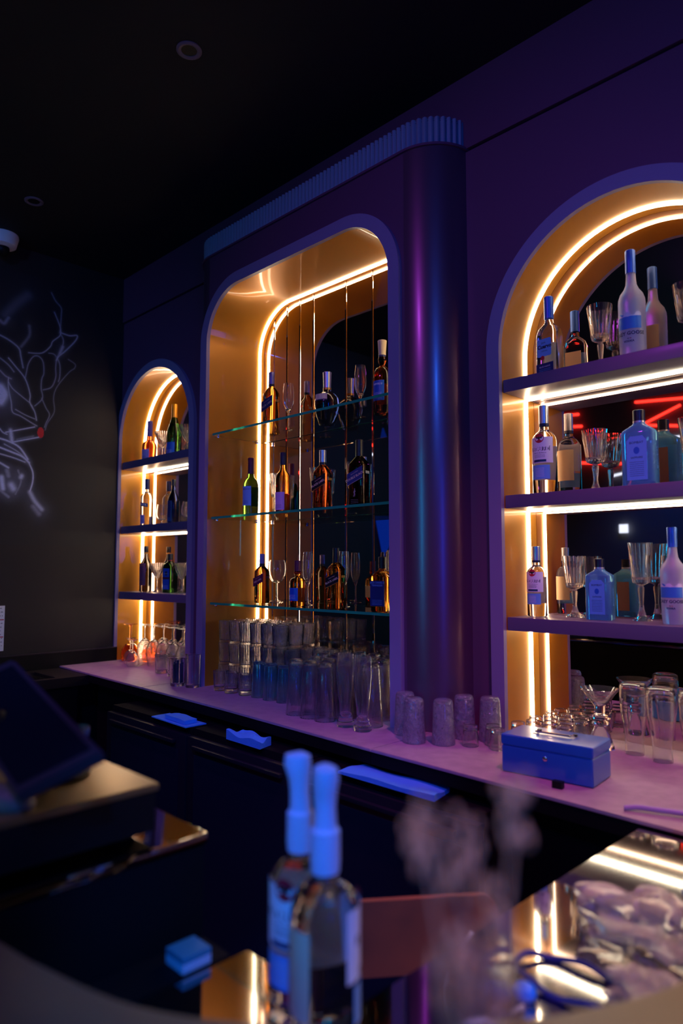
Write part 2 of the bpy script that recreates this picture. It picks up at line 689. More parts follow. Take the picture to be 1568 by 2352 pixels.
# ------------------------------------------------------------------ illuminated niches
def niche(k, label):
    n = NI[k]
    t = thing('display_niche', label, 'display niche', ((n['x0'] + n['x1']) / 2, n['y'], ZT))
    off = -Vector(t.location)

    def put(o):
        o.data.transform(Matrix.Translation(off))
        o.parent = t
        return o
    w = n['w']
    inner = npath(k)
    outer = npath(k, w)
    if k == 'L':
        outer = [(max(x, XL + .0015), z) for x, z in outer]
    put(band('frame', inner, outer, n['y'] - .019, n['y'] - .0005, M['frame']))
    put(band('lining', inner, npath(k, .0055), n['y'] - .0004, n['ym'] - .001, M['gold']))
    y = 2.150
    s = put(band('light_strip', npath(k, -.005), npath(k, -.0002), y - .006, y + .006, M['led']))
    s['label'] = 'glowing warm white strip'
    ym = n['ym']
    ztop = n['zs'] + n['r'] + .012
    if k == 'M':
        xs = [-2.745, -2.652, -2.555, -2.461, -2.365, -2.150, -1.988, -1.80, -1.590]
        for a, b in zip(xs[:-1], xs[1:]):
            bm = bmesh.new()
            c = .006
            sec = [(a + .0006, ym + .004), (a + .0006, ym + .0018), (a + c, ym), (b - c, ym), (b - .0006, ym + .0018), (b - .0006, ym + .004)]
            lo = [bm.verts.new((x, yy, ZT)) for x, yy in sec]
            hi = [bm.verts.new((x, yy, ztop)) for x, yy in sec]
            bm.faces.new(lo); bm.faces.new(hi[::-1])
            for i in range(6):
                bm.faces.new((lo[i], hi[i], hi[(i + 1) % 6], lo[(i + 1) % 6]))
            put(obj('mirror_panel', bm, M['mirror'], None, False))
    else:
        bm = bmesh.new()
        add_box(bm, (n['x0'] - .004, ym, ZT), (n['x1'] + .004, ym + .005, ztop))
        put(obj('mirror', bm, M['mirror'], None, False))
    if k == 'M':
        for z in (2.131, 1.735, 1.338):
            sh = put(box('glass_shelf', (n['x0'] + .002, 1.872, z - .010), (n['x1'] - .002, 2.172, z), M['glass_shelf']))
            e = put(box('polished_edge', (n['x0'] + .002, 1.8705, z - .010), (n['x1'] - .002, 1.8718, z), M['glass_edge']))
            e.parent = sh
            for yy in (1.885, 2.12):
                for xx in (n['x0'] + .001, n['x1'] - .019):
                    bm = bmesh.new()
                    add_box(bm, (xx, yy, z - .019), (xx + .018, yy + .014, z - .0105), .002)
                    b = put(obj('shelf_clip', bm, M['chrome']))
                    b.parent = sh
    else:
        zs_ = (2.125, 1.737, 1.338) if k == 'R' else (2.125, 1.742, 1.357)
        for z in zs_:
            sh = put(box('shelf', (n['x0'] + .0015, 2.004, z - .043), (n['x1'] - .0015, ym - .002, z), M['shelf'], None, .0025))
            l = put(box('light_strip', (n['x0'] + .006, 2.144, z - .0475), (n['x1'] - .006, 2.156, z - .0432), M['led']))
            l.parent = sh
    return t


niche('L', 'small round-arched gold niche beside the black mural wall, three dark shelves')
niche('M', 'wide gold niche with rounded corners, three glass shelves and stacked tumblers below')
niche('R', 'large round-arched gold niche with three thick shelves, right of the lacquered column')

# ------------------------------------------------------------------ back counter
t = thing('back_counter', 'long purple-lit stone worktop running under the three glowing niches', 'counter', (-1.5, 1.8, 0))


def slab(pts, z0, z1, m, name, parent=None, bevel=0.0):
    bm = bmesh.new()
    lo = [bm.verts.new((x, y, z0)) for x, y in pts]
    hi = [bm.verts.new((x, y, z1)) for x, y in pts]
    bm.faces.new(lo[::-1])
    top = bm.faces.new(hi)
    n = len(pts)
    for i in range(n):
        bm.faces.new((lo[i], lo[(i + 1) % n], hi[(i + 1) % n], hi[i]))
    if bevel:
        bmesh.ops.bevel(bm, geom=list(top.edges), offset=bevel, segments=2, affect='EDGES')
    return obj(name, bm, m, parent, bevel > 0)


def local(o, t):
    o.data.transform(Matrix.Translation(-Vector(t.location)))
    o.parent = t
    return o


def fy(x):   # front edge of the counter
    xs = [-3.88, -2.30, -1.40, -0.64, XR_]
    ys = [1.662, 1.616, 1.570, 1.548, 1.53]
    return float(np.interp(x, xs, ys))


for a, b, mid in ((XL + .001, -2.925, []), (-2.922, -1.452, [-2.3]), (-1.449, XR_ - .001, [-.64])):
    pts = [(a, fy(a))] + [(x, fy(x)) for x in mid] + [(b, fy(b)), (b, 2.255), (a, 2.255)]
    local(slab(pts, ZT - .008, ZT - .0005, M['counter'], 'worktop_slab', None, .002), t)
    local(slab([(x, y + (.002 if y < 2 else 0)) for x, y in pts], ZT - .045, ZT - .0085, M['black_matte'], 'slab_edge', None), t)
local(box('cabinet_body', (-1.0, 1.62, 0), (XR_ - .001, 2.25, ZT - .046), M['black_matte']), t)
local(box('cabinet_body', (-3.48, 1.70, 0), (-1.001, 2.25, ZT - .046), M['black_matte']), t)

# drainer at the left end
t = thing('bar_sink', 'dark steel drainer tray set in the far left corner of the counter', 'sink', (-3.7, 1.3, 0))
local(box('cabinet', (XL + .02, .95, 0), (-3.50, 1.60, .90), M['black_matte']), t)
bm = bmesh.new()
for lo, hi in (((XL + .02, .95, .9), (-3.49, 1.10, .947)), ((XL + .02, 1.50, .9), (-3.49, 1.655, .947)), ((XL + .02, 1.10, .9), (-3.80, 1.5, .947)), ((-3.53, 1.10, .9), (-3.49, 1.5, .947))):
    add_box(bm, lo, hi)
local(obj('rim', bm, mat('brushed_dark_steel', (.10, .085, .08, 1), .35, metal=.9), None, False), t)
bm = bmesh.new()
for i in range(14):
    add_box(bm, (XL + .085, 1.115 + i * .027, .925), (-3.531, 1.125 + i * .027, .938))
local(obj('grille', bm, M['chrome'], None, False), t)

# under-counter fridges
for i, (a, b, lab) in enumerate(((-2.98, -2.34, 'black glass-door fridge under the counter, folded blue papers on it'),
                                 (-2.33, -1.70, 'glass-door fridge with lit glasses inside, below the crumpled blue cloth'),
                                 (-1.69, -1.02, 'wide black under-counter fridge behind the two capped bottles'))):
    y0 = 1.50
    t = thing('bar_fridge', lab, 'fridge', ((a + b) / 2, y0, 0), 0, 'fridges under the back counter')
    local(box('body', (a, y0 + .03, 0.02), (b, 1.695, .885), M['black_matte'], None, .003), t)
    d = local(box('door_frame', (a + .003, y0, .06), (b - .003, y0 + .028, .86), M['fridge'], None, .004), t)
    g = local(box('door_glass', (a + .05, y0 - .002, .12), (b - .05, y0 - .0003, .80), M['fridge_glass']), t)
    g.parent = d
    h = local(box('handle', (a + .06, y0 - .022, .825), (b - .06, y0 - .006, .838), M['fridge'], None, .003), t)
    h.parent = d

# ------------------------------------------------------------------ front bar
t = thing('steel_worktop', 'polished steel worktop mirroring the arched niche, lower right', 'worktop', (-.3, .7, 0))
pts = [(-.85, .25), (-.85, .655), (-.64, .655), (-.64, 1.535), (.9, 1.535), (.9, .25)]
local(slab(pts[::-1], .905, .945, M['steel'], 'top', None, .003), t)
pts = [(-.83, .25), (-.83, .635), (-.62, .635), (-.62, 1.53), (.9, 1.53), (.9, .25)]
local(slab(pts[::-1], 0, .905, M['black_matte'], 'base', None), t)

t = thing('guest_bar', 'curved lacquered guest bar top in the near foreground', 'bar top', (0, 0, 0))
edge = smooth_path([(-2.2, .18, 0), (-1.3, .22, 0), (-.809, .293, 0), (-.731, .307, 0), (-.637, .330, 0), (-.572, .360, 0), (-.506, .407, 0), (-.42, .482, 0), (-.352, .567, 0), (-.300, .655, 0), (-.262, .755, 0), (-.20, 1.05, 0), (-.17, 1.45, 0)], 4)
pts = [(p.x, p.y) for p in edge] + [(.6, 1.45), (.6, -.35), (-2.2, -.35)]
local(slab(pts[::-1], 1.06, 1.10, M['bar_top'], 'top', None, .004), t)
pts2 = [(-2.2, .1), (-1.3, .13), (-.75, .2), (-.55, .27), (-.40, .40), (-.2, .70), (-.1, 1.4), (.5, 1.4), (.5, -.2), (-2.2, -.2)]
local(slab(pts2[::-1], .946, 1.0595, M['black_matte'], 'support', None), t)

# black service cabinet, cash drawer, screen
t = thing('service_cabinet', 'tall black cabinet left of the steel worktop with a mirrored top', 'cabinet', (-1.4, .4, 0))
local(box('body', (-2.2, .30, 0), (-.93, .632, 1.078), M['black_matte']), t)
local(box('top', (-2.2, .298, 1.079), (-.926, .636, 1.095), M['steel'], None, .003), t)
local(box('side_ledge', (-.929, .40, .90), (-.856, .63, .944), M['black_matte']), t)
t = thing('till', 'low black cash till with a satin top on the service cabinet', 'cash drawer', (-1.4, .4, 1.0965))
local(box('body', (-1.9, .30, 1.109), (-.955, .562, 1.166), M['black'], None, .003), t)
local(box('top', (-1.9, .298, 1.167), (-.952, .566, 1.178), M['reflected_gold'], None, .003), t)
for xx in (-1.85, -1.0):
    for yy in (.32, .53):
        local(box('foot', (xx - .015, yy - .015, 1.0965), (xx + .015, yy + .015, 1.1085), M['black_matte']), t)
t = thing('tilted_screen', 'black tilted touch screen on a round foot, seen edge-on', 'screen', (-1.15, .44, 1.179))
P1, P2 = Vector((-1.232, .45, 1.347)), Vector((-.84, .42, 1.270))
u = (P2 - P1)
v = Vector((-.05, -.085, -.045))
nn = u.cross(v).normalized()
if nn.z < 0: nn = -nn
bm = bmesh.new()
c = [P1, P2, P2 + v, P1 + v]
lo = [bm.verts.new(p - nn * .016) for p in c]
hi = [bm.verts.new(p) for p in c]
bm.faces.new(lo); bm.faces.new(hi[::-1])
for i in range(4): bm.faces.new((lo[i], hi[i], hi[(i + 1) % 4], lo[(i + 1) % 4]))
bmesh.ops.bevel(bm, geom=bm.edges[:], offset=.004, segments=2, affect='EDGES')
local(obj('housing', bm, mat('screen_frame', (.05, .035, .04, 1), .3), None, True), t)
bm = bmesh.new()
ins = [P1 * .93 + P2 * .07 + v * .08, P2 * .95 + P1 * .05 + v * .08, P2 * .95 + P1 * .05 + v * .94, P1 * .93 + P2 * .07 + v * .94]
bm.faces.new([bm.verts.new(p + nn * .0008) for p in ins])
local(obj('display', bm, mat('dark_display', (.006, .008, .014, 1), .2, coat=.2), None, False), t)
bm = bmesh.new()
add_tube(bm, [(-1.10, .465, 1.187), (-1.10, .43, 1.24), (-1.09, .37, 1.275)], .022, 12)
local(obj('stem', bm, M['black']), t)
bm = bmesh.new()
add_lathe(bm, [(0, 0), (.056, 0), (.058, .004), (.05, .010), (.025, .014), (0, .014)], 40)
o = obj('foot', bm, M['black'])
o.data.transform(Matrix.Translation((-1.10, .465, 1.1785)))
local(o, t)


def mouse(name, loc, rz, s, label):
    bm = bmesh.new()
    bmesh.ops.create_uvsphere(bm, u_segments=24, v_segments=14, radius=1)
    for v in bm.verts:
        z = max(v.co.z, -0.25)
        v.co = Vector((v.co.x * .052 * s, v.co.y * .031 * s, (z + .25) * .024 * s))
    o = obj(name, bm, mat('matte_grey_plastic', (.16, .13, .10, 1), .5))
    o.location = loc
    o.rotation_euler = (0, 0, rz)
    tag(o, label, 'mouse')
    return o


mouse('computer_mouse', (-1.010, .365, 1.1785), R(20), .95, 'rounded grey computer mouse on the black cash drawer')

# teal box with white edge
t = thing('teal_box', 'small teal box with a white front edge at the worktop corner', 'box', (-.89, .575, .9445))
local(box('carton', (-.902, .552, .9445), (-.858, .598, .957), mat('white_card', (.75, .72, .75, 1), .6), None, .001), t)
local(box('lid', (-.902, .552, .9572), (-.858, .598, .966), mat('teal_card', (.05, .28, .34, 1), .6), None, .001), t)

# ------------------------------------------------------------------ bottles
PR = {  # outline as (r, z): r in body radii, z in bottle heights; then neck top, cap
    'rum': [(0, 0), (.90, 0), (1, .012), (1, .575), (.985, .615), (.90, .655), (.70, .69), (.46, .715), (.375, .74), (.36, .79)],
    'goose': [(0, 0), (.86, 0), (.90, .01), (.97, .10), (1, .52), (.97, .56), (.84, .605), (.56, .65), (.41, .69), (.37, .74), (.345, .80)],
    'whisky': [(0, 0), (.92, 0), (1, .012), (1, .56), (.97, .61), (.80, .665), (.50, .705), (.37, .74), (.35, .80)],
    'irish': [(0, 0), (.96, 0), (1, .02), (.99, .03), (.97, .10), (.99, .12), (1, .50), (.97, .56), (.80, .625), (.52, .665), (.40, .70), (.38, .76)],
    'square': [(0, 0), (.94, 0), (1, .012), (1, .61), (.96, .65), (.62, .72), (.40, .755), (.36, .78), (.35, .81)],
    'gin': [(0, 0), (.95, 0), (1, .015), (1, .70), (.93, .735), (.50, .80), (.36, .83), (.33, .86), (.33, .90)],
    'tequila': [(0, 0), (.97, 0), (1, .012), (.97, .50), (.96, .55), (.80, .615), (.46, .66), (.36, .69), (.34, .74)],
    'champ': [(0, 0), (.90, 0), (1, .015), (1, .42), (.97, .48), (.84, .56), (.62, .64), (.44, .72), (.36, .80), (.34, .88)],
    'decanter': [(0, 0), (.56, 0), (.60, .01), (.86, .20), (.98, .34), (1.0, .42), (.93, .49), (.62, .575), (.36, .62), (.30, .66), (.29, .70)],
    'tall': [(0, 0), (.92, 0), (1, .012), (1, .50), (.94, .57), (.72, .65), (.46, .72), (.36, .78), (.33, .88)],
    'jager': [(0, 0), (.96, 0), (1, .015), (1, .66), (.93, .71), (.55, .765), (.36, .79), (.32, .82), (.32, .86)],
    'cognac': [(0, 0), (.80, 0), (.85, .01), (.95, .2), (1, .36), (.96, .43), (.74, .49), (.42, .535), (.36, .57), (.35, .66)],
    'bulge': [(0, 0), (.92, 0), (1, .012), (1, .50), (.96, .55), (.80, .60), (.40, .63), (.28, .65), (.44, .70), (.46, .74), (.38, .78), (.36, .80)],
}


def build_bottle(name, label, cat, h, Rb, prof, glass, cap, cap_z, sec=None, seg=36, group=None, capr=None, collar=None, capname='cap', cap_taper=0.0):
    t = thing(name, label, cat, (0, 0, 0), 0, group)
    mod = superell(1, sec[0], sec[1]) if sec else None

    def md(a, r, z):
        if not sec:
            return r * math.cos(a), r * math.sin(a)
        k = min(1, max(0, (r / Rb - .45) / .35))   # neck stays round
        x, y = mod(a, r, z)
        return x * k + r * math.cos(a) * (1 - k), y * k + r * math.sin(a) * (1 - k)
    P = [(r * Rb, z * h) for r, z in PR[prof]]
    nr = P[-1][0]
    P += [(nr, cap_z * h + .004), (nr * .9, cap_z * h + .006), (0, cap_z * h + .006)] if P[-1][1] < cap_z * h + .003 else [(nr * .9, P[-1][1] + .002), (0, P[-1][1] + .002)]
    bm = bmesh.new()
    add_lathe(bm, P, seg, md)
    obj('glass_body', bm, glass, t, True, 50)
    cr = capr or nr + .0016
    bm = bmesh.new()
    z0 = cap_z * h + .001
    ct = cr * (1 + cap_taper)
    inner = nr + .0002
    add_lathe(bm, [(inner, z0), (cr, z0), (cr, z0 + .2 * (h - z0)), ((cr + ct) / 2 * .985, z0 + .5 * (h - z0)), (ct, h * .995), (ct * .92, h), (0, h), (0, max(z0, cap_z * h + .0075))], 28)
    obj(capname, bm, cap, t, True, 40)
    if collar:
        bm = bmesh.new()
        zc = z0 - collar[1]
        add_lathe(bm, [(nr + .0004, zc), (nr + .0018, zc + .0005), (nr + .0018, z0 - .0006), (nr + .0004, z0 - .0002)], 28)
        obj('neck_band', bm, collar[0], t, True, 40)
    return t


WHITE = paint('label_white', (232, 232, 235), .55)
NAVY = paint('ink_navy', (20, 24, 60), .5)
INK = paint('ink_black', (14, 14, 18), .5)
RED = paint('label_red', (190, 20, 45), .5)
BLUEP = paint('label_blue', (30, 90, 190), .4)
SKY = paint('label_sky', (110, 170, 225), .5)
GOLD = paint('label_gold', (200, 150, 60), .35, .6)
SILVER = paint('cap_silver', (185, 190, 200), .3, .7)
BLACKP = paint('label_black', (20, 20, 24), .4)
LILAC = paint('label_lilac', (190, 160, 215), .5)
DKBLUE = paint('label_dark_blue', (20, 40, 95), .4)
CREAM = paint('label_cream', (225, 205, 165), .6)
ORANGE = paint('foil_orange', (232, 150, 30), .35, .4)
CAPBLUE = paint('cap_blue', (60, 110, 200), .35, .3)
PLUM = paint('label_plum', (90, 20, 60), .45)


def fine_print(parent, Rb, zs, w, m, face_y=None, dx=0.0):
    """Rows of tiny bars standing for small print, one mesh."""
    rnd = random.Random(5)
    bm = bmesh.new()
    for z in zs:
        x = -w / 2
        while x < w / 2:
            l = rnd.uniform(.0012, .004)
            q = []
            for (xx, zz) in ((x, z), (min(x + l, w / 2), z), (min(x + l, w / 2), z + .0011), (x, z + .0011)):
                X = xx + dx
                if face_y is None:
                    a = X / Rb
                    q.append(bm.verts.new(((Rb + .0009) * math.sin(a), -(Rb + .0009) * math.cos(a), zz)))
                else:
                    q.append(bm.verts.new((X, face_y - .0007, zz)))
            bm.faces.new(q)
            x += l + .0009
    return obj('small_print', bm, m, parent, False)


def bat(parent, Rb, az, cz, s, m):
    pts = [(-1, .35), (-.75, .55), (-.45, .30), (-.2, .35), (-.12, .60), (0, .42), (.12, .60), (.2, .35), (.45, .30), (.75, .55), (1, .35), (.85, .0), (.6, -.15), (.4, .0), (.2, -.25), (0, -.55), (-.2, -.25), (-.4, 0), (-.6, -.15), (-.85, 0)]
    bm = bmesh.new()
    c = bm.verts.new(((Rb + .0014) * math.sin(az), -(Rb + .0014) * math.cos(az), cz))
    V = [bm.verts.new(((Rb + .0014) * math.sin(az + x * s / Rb), -(Rb + .0014) * math.cos(az + x * s / Rb), cz + z * s)) for x, z in pts]
    for i in range(len(V)):
        bm.faces.new((c, V[i], V[(i + 1) % len(V)]))
    return obj('bat_emblem', bm, m, parent, False)


def rum(label, h, Rb, cap=None, spout=False, name='rum_bottle'):
    c = cap or SILVER
    t = build_bottle(name, label, 'bottle', h, Rb, 'rum', G['clear'], c, .795, collar=(NAVY, .010 * h / .3))
    k = h / .3
    lb = wrap_label('front_label', Rb, .105 * k, .190 * k, -1.15, 1.15, WHITE, t)
    lb['label'] = 'white front label with dark blue capitals and a red bat roundel'
    wrap_label('lower_label', Rb, .052 * k, .098 * k, -.85, .85, SKY, t)
    wrap_label('back_label', Rb, .062 * k, .168 * k, PI - .9, PI + .9, CREAM, t)
    disc_on('roundel', Rb, 0, .186 * k, .0155 * k, RED, t)
    bat(t, Rb, 0, .186 * k, .011 * k, INK)
    lettering('BACARDÍ', .0165 * k, .150 * k, NAVY, t, Rb, bold=.0006)
    lettering('CARTA BLANCA', .006 * k, .1375 * k, NAVY, t, Rb)
    fine_print(t, Rb, [.131 * k, .127 * k, .123 * k], .036 * k, NAVY)
    wrap_label('ribbon', Rb + .0002, .108 * k, .116 * k, -.55, .55, DKBLUE, t)
    fine_print(t, Rb, [(.060 + i * .0045) * k for i in range(7)], .03 * k, WHITE)
    return t


def frosted(label, h, Rb, group=None):
    t = build_bottle('vodka_bottle', label, 'bottle', h, Rb, 'goose', G['frost'], CAPBLUE, .79)
    k = h / .35
    m1 = paint('print_mountain', (60, 130, 205), .5)
    wrap_label('mountain_print', Rb, .096 * k, .138 * k, -.95, .95, m1, t, top=lambda x: .010 * k * math.sin(9 * x) * (1 - x))
    wrap_label('snow_print', Rb + .0002, .134 * k, .142 * k, -.95, .95, WHITE, t, top=lambda x: .006 * k * math.sin(15 * x + 1))
    lettering('GREY GOOSE', .0150 * k, .082 * k, DKBLUE, t, Rb, bold=.0004, off=.0012)
    lettering('VODKA', .0085 * k, .058 * k, DKBLUE, t, Rb, bold=.0003)
    wrap_label('flag_print', Rb, .0655 * k, .0675 * k, -.1, .02, NAVY, t, off=.0012)
    wrap_label('flag_print', Rb, .0655 * k, .0675 * k, .06, .18, RED, t, off=.0012)
    wrap_label('back_print', Rb, .06 * k, .15 * k, PI - .8, PI + .8, CREAM, t)
    return t


def gin(label, h, Rb):
    dy = .62
    t = build_bottle('gin_bottle', label, 'bottle', h, Rb, 'gin', G['blue'], paint('cap_dark', (40, 40, 55), .3, .5), .855, sec=(dy, 5.5), collar=(SILVER, .006))
    k = h / .24
    fy_ = -Rb * dy
    o = rect(-.030 * k, .022 * k, .030 * k, .150 * k)
    o = o[:2] + [(.030 * k, .142 * k), (.018 * k, .156 * k), (-.018 * k, .156 * k), (-.030 * k, .142 * k)]
    lp = paint('label_pale_blue', (95, 165, 225), .5)
    flat_label('front_label', o, fy_ - .0006, lp, t)
    for r_, z in ((.011, .112),):
        bm = bmesh.new()
        vs = [bm.verts.new((r_ * k * math.cos(a) * .8, fy_ - .0014, z * k + r_ * k * math.sin(a))) for a in [i * PI / 12 for i in range(24)]]
        bm.faces.new(vs)
        obj('oval_portrait', bm, BLUEP, t, False)
    lettering('BOMBAY', .0105 * k, .136 * k, NAVY, t, None, fy_ - .0010)
    lettering('SAPPHIRE', .0085 * k, .090 * k, NAVY, t, None, fy_ - .0010)
    fine_print(t, 0, [(.034 + i * .006) * k for i in range(8)], .042 * k, NAVY, fy_ - .0008)
    flat_label('back_label', rect(-.026 * k, .025 * k, .026 * k, .145 * k), Rb * dy + .0012, paint('label_brown', (150, 110, 95), .6), t)
    o = lettering('Bombay', .018 * k, 0, SKY, t, None, 0)
    o.name = 'embossed_script'
    for v in o.data.vertices:
        x, y, z = v.co
        v.co = (Rb + .0008, z * .6, .09 * k + x * 1.2)
    return t


def tequila(label, h, Rb):
    dy = .66
    t = build_bottle('tequila_bottle', label, 'bottle', h, Rb, 'tequila', G['clear'], CAPBLUE, .73, sec=(dy, 5.0))
    k = h / .283
    f = -Rb * dy
    flat_label('front_label', rect(-.029 * k, .075 * k, .026 * k, .135 * k, .006), f - .0006, SKY, t)
    lettering('Jose', .010 * k, .122 * k, NAVY, t, None, f - .0012, -.004)
    lettering('Cuervo', .018 * k, .108 * k, NAVY, t, None, f - .0012, bold=.0007)
    lettering('ESPECIAL', .006 * k, .093 * k, NAVY, t, None, f - .0012)
    flat_label('lower_label', rect(-.034 * k, .016 * k, .033 * k, .052 * k), f - .0006, DKBLUE, t)
    lettering('BLUE AGAVE', .0075 * k, .040 * k, WHITE, t, None, f - .0012)
    fine_print(t, 0, [.026 * k, .031 * k], .045 * k, SKY, f - .0010)
    bm = bmesh.new()
    vs = [bm.verts.new((-.008 * k + .008 * k * math.cos(a), f - .0022, .070 * k + .008 * k * math.sin(a))) for a in [i * PI / 10 for i in range(20)]]
    bm.faces.new(vs)
    obj('red_seal', bm, RED, t, False)
    flat_label('back_label', rect(-.028 * k, .03 * k, .028 * k, .13 * k), Rb * dy + .0012, CREAM, t)
    return t


def slant_whisky(name, label, h, Rb, lcol, glass, words, sec=(.82, 4.5), cap=None, trim=GOLD):
    t = build_bottle(name, label, 'bottle', h, Rb, 'square', glass, cap or BLACKP, .80, sec=sec, collar=(BLACKP, .012))
    k = h / .27
    f = -Rb * sec[0]
    w = Rb * .97
    s = math.tan(R(22))
    o = [(-w, .105 * k - w * s), (w, .105 * k + w * s), (w, .150 * k + w * s), (-w, .150 * k - w * s)]
    flat_label('slanted_label', o, f - .0006, lcol, t)
    flat_label('label_border', [(-w, .103 * k - w * s), (w, .103 * k + w * s), (w, .1055 * k + w * s), (-w, .1055 * k - w * s)], f - .0011, trim, t)
    sd = flat_label('side_label', rect(-.012 * k, .118 * k + w * s, .012 * k, .128 * k + w * s), 0, trim, t)
    for v in sd.data.vertices:
        x, y, z = v.co
        v.co = (Rb + .0012 - y, x, z + .004)
    lettering(words, .0125 * k, .123 * k, CREAM, t, None, f - .0014, bold=.0002, slant=R(22))
    lettering('Johnnie Walker', .006 * k, .139 * k, CREAM, t, None, f - .0014, slant=R(22))
    bm = bmesh.new()
    fig = [(0, 0), (.003, .010), (.001, .018), (.005, .022), (.001, .026), (.002, .032), (-.001, .034), (-.002, .027), (-.006, .018), (-.003, .012), (-.007, .002), (-.004, .001), (-.001, .009)]
    bm.faces.new([bm.verts.new((x * k, f - .0010, z * k + .045 * k)) for x, z in fig])
    obj('striding_figure', bm, trim, t, False)
    fine_print(t, 0, [.022 * k, .028 * k, .034 * k], .035 * k, trim, f - .0010)
    return t


def generic(name, label, h, Rb, prof, glass, cap, cap_z, lab=None, words=None, sec=None, group=None, collar=None, wsize=.010, capname='cap', capr=None, taper=0.0, back=CREAM):
    t = build_bottle(name, label, 'bottle', h, Rb, prof, glass, cap, cap_z, sec=sec, collar=collar, group=group, capname=capname, capr=capr, cap_taper=taper)
    if lab:
        z0, z1, aw, m, wm = lab
        if sec:
            f = -Rb * sec[0]
            flat_label('front_label', rect(-aw * Rb, z0 * h, aw * Rb, z1 * h, .003), f - .0006, m, t)
            if words:
                for i, wd in enumerate(words):
                    lettering(wd, wsize, (z1 - .035 - i * .05) * h, wm, t, None, f - .0012)
            fine_print(t, 0, [z0 * h + .006 + i * .005 for i in range(4)], aw * Rb * 1.4, wm, f - .0010)
        else:
            wrap_label('front_label', Rb, z0 * h, z1 * h, -aw, aw, m, t)
            if words:
                for i, wd in enumerate(words):
                    lettering(wd, wsize, (z1 - .05 - i * .06) * h, wm, t, Rb, bold=.0003)
            fine_print(t, Rb, [z0 * h + .008 + i * .005 for i in range(4)], aw * Rb * 1.2, wm)
            if back:
                wrap_label('back_label', Rb, z0 * h, z1 * h, PI - .8, PI + .8, back, t)
    return t


def put(t, x, y, z, rz=0.0):
    t.location = (x, y, z + .0006)
    t.rotation_euler = (0, 0, rz)
    return t


Z1, Z2, Z3 = 2.125, 1.737, 1.338
# right niche
put(tequila('clear tequila bottle with blue labels on the top shelf of the right arch', .283, .041), -1.124, 2.112, Z1, R(-8))
put(frosted('tall frosted vodka bottle on the top shelf of the right arch', .356, .040), -.849, 2.118, Z1, R(6))
put(rum('clear rum bottle with red roundel, left end of the middle right-arch shelf', .305, .040), -1.155, 2.118, Z2, R(4))
put(gin('sky-blue gin bottle on the middle shelf of the right arch', .236, .049), -.835, 2.108, Z2, R(4))
put(rum('small clear rum bottle at the left end of the lowest right-arch shelf', .231, .032), -1.187, 2.105, Z3, R(2))
put(gin('smaller sky-blue gin bottle on the lowest shelf of the right arch', .188, .040), -.971, 2.105, Z3, R(4))
put(frosted('frosted vodka bottle on the lowest shelf at the right edge', .276, .035), -.745, 2.088, Z3, R(4))
# middle niche, top glass shelf
ZM1, ZM2, ZM3 = 2.131, 1.735, 1.338
put(slant_whisky('whisky_bottle', 'square amber whisky bottle with dark blue slanted label, top glass shelf', .292, .036, DKBLUE, G['whisky'], 'BLUE LABEL', cap=paint('cap_lilac', (120, 115, 170), .35, .3)), -2.535, 2.065, ZM1, R(8))
t = generic('decanter', 'round-shouldered dark blue decanter with silver stopper, top glass shelf', .232, .058, 'decanter', G['darkblue'], SILVER, .69, capr=.017, taper=.15, capname='stopper', collar=(GOLD, .010))
wrap_label('shoulder_badge', .0565, .095, .125, -.3, .8, CREAM, t)
put(t, -2.195, 2.105, ZM1)
t = generic('whisky_bottle', 'tall dark red whisky bottle with flared gold stopper, top glass shelf', .300, .0375, 'bulge', G['cognac'], CREAM, .79, lab=(.17, .42, .75, BLUEP, WHITE), words=['IMPERIAL'], capr=.0155, taper=.22, capname='stopper', collar=(DKBLUE, .018), wsize=.011)
put(t, -1.868, 2.105, ZM1, R(10))
# middle glass shelf
put(generic('whiskey_bottle', 'green whiskey bottle with a pale blue label, left on the middle glass shelf', .290, .0375, 'irish', G['green'], PLUM, .73, lab=(.20, .52, .85, SKY, NAVY), words=['JAMESON'], wsize=.0135, capr=.0148), -2.668, 2.050, ZM2, R(6))
put(generic('whisky_bottle', 'amber whisky bottle with a lilac label on the middle glass shelf', .289, .034, 'whisky', G['whisky'], NAVY, .80, lab=(.08, .36, 1.0, LILAC, NAVY)), -2.429, 2.050, ZM2, R(4))
put(slant_whisky('whisky_bottle', 'amber whisky bottle with black slanted label on the middle glass shelf', .268, .038, BLACKP, G['cognac'], 'BLACK LABEL', cap=SILVER), -2.164, 2.050, ZM2, R(8))
put(slant_whisky('whisky_bottle', 'near-black tall whisky bottle with slanted label on the middle glass shelf', .285, .039, paint('label_slate', (40, 60, 110), .4), G['dark'], 'DOUBLE BLACK', cap=BLACKP, trim=SILVER), -1.947, 2.050, ZM2, R(8))
put(generic('whisky_bottle', 'whisky bottle half hidden by the right frame of the middle glass shelf', .245, .032, 'whisky', G['cognac'], SILVER, .80, lab=(.12, .62, 1.0, LILAC, NAVY)), -1.728, 2.050, ZM2)
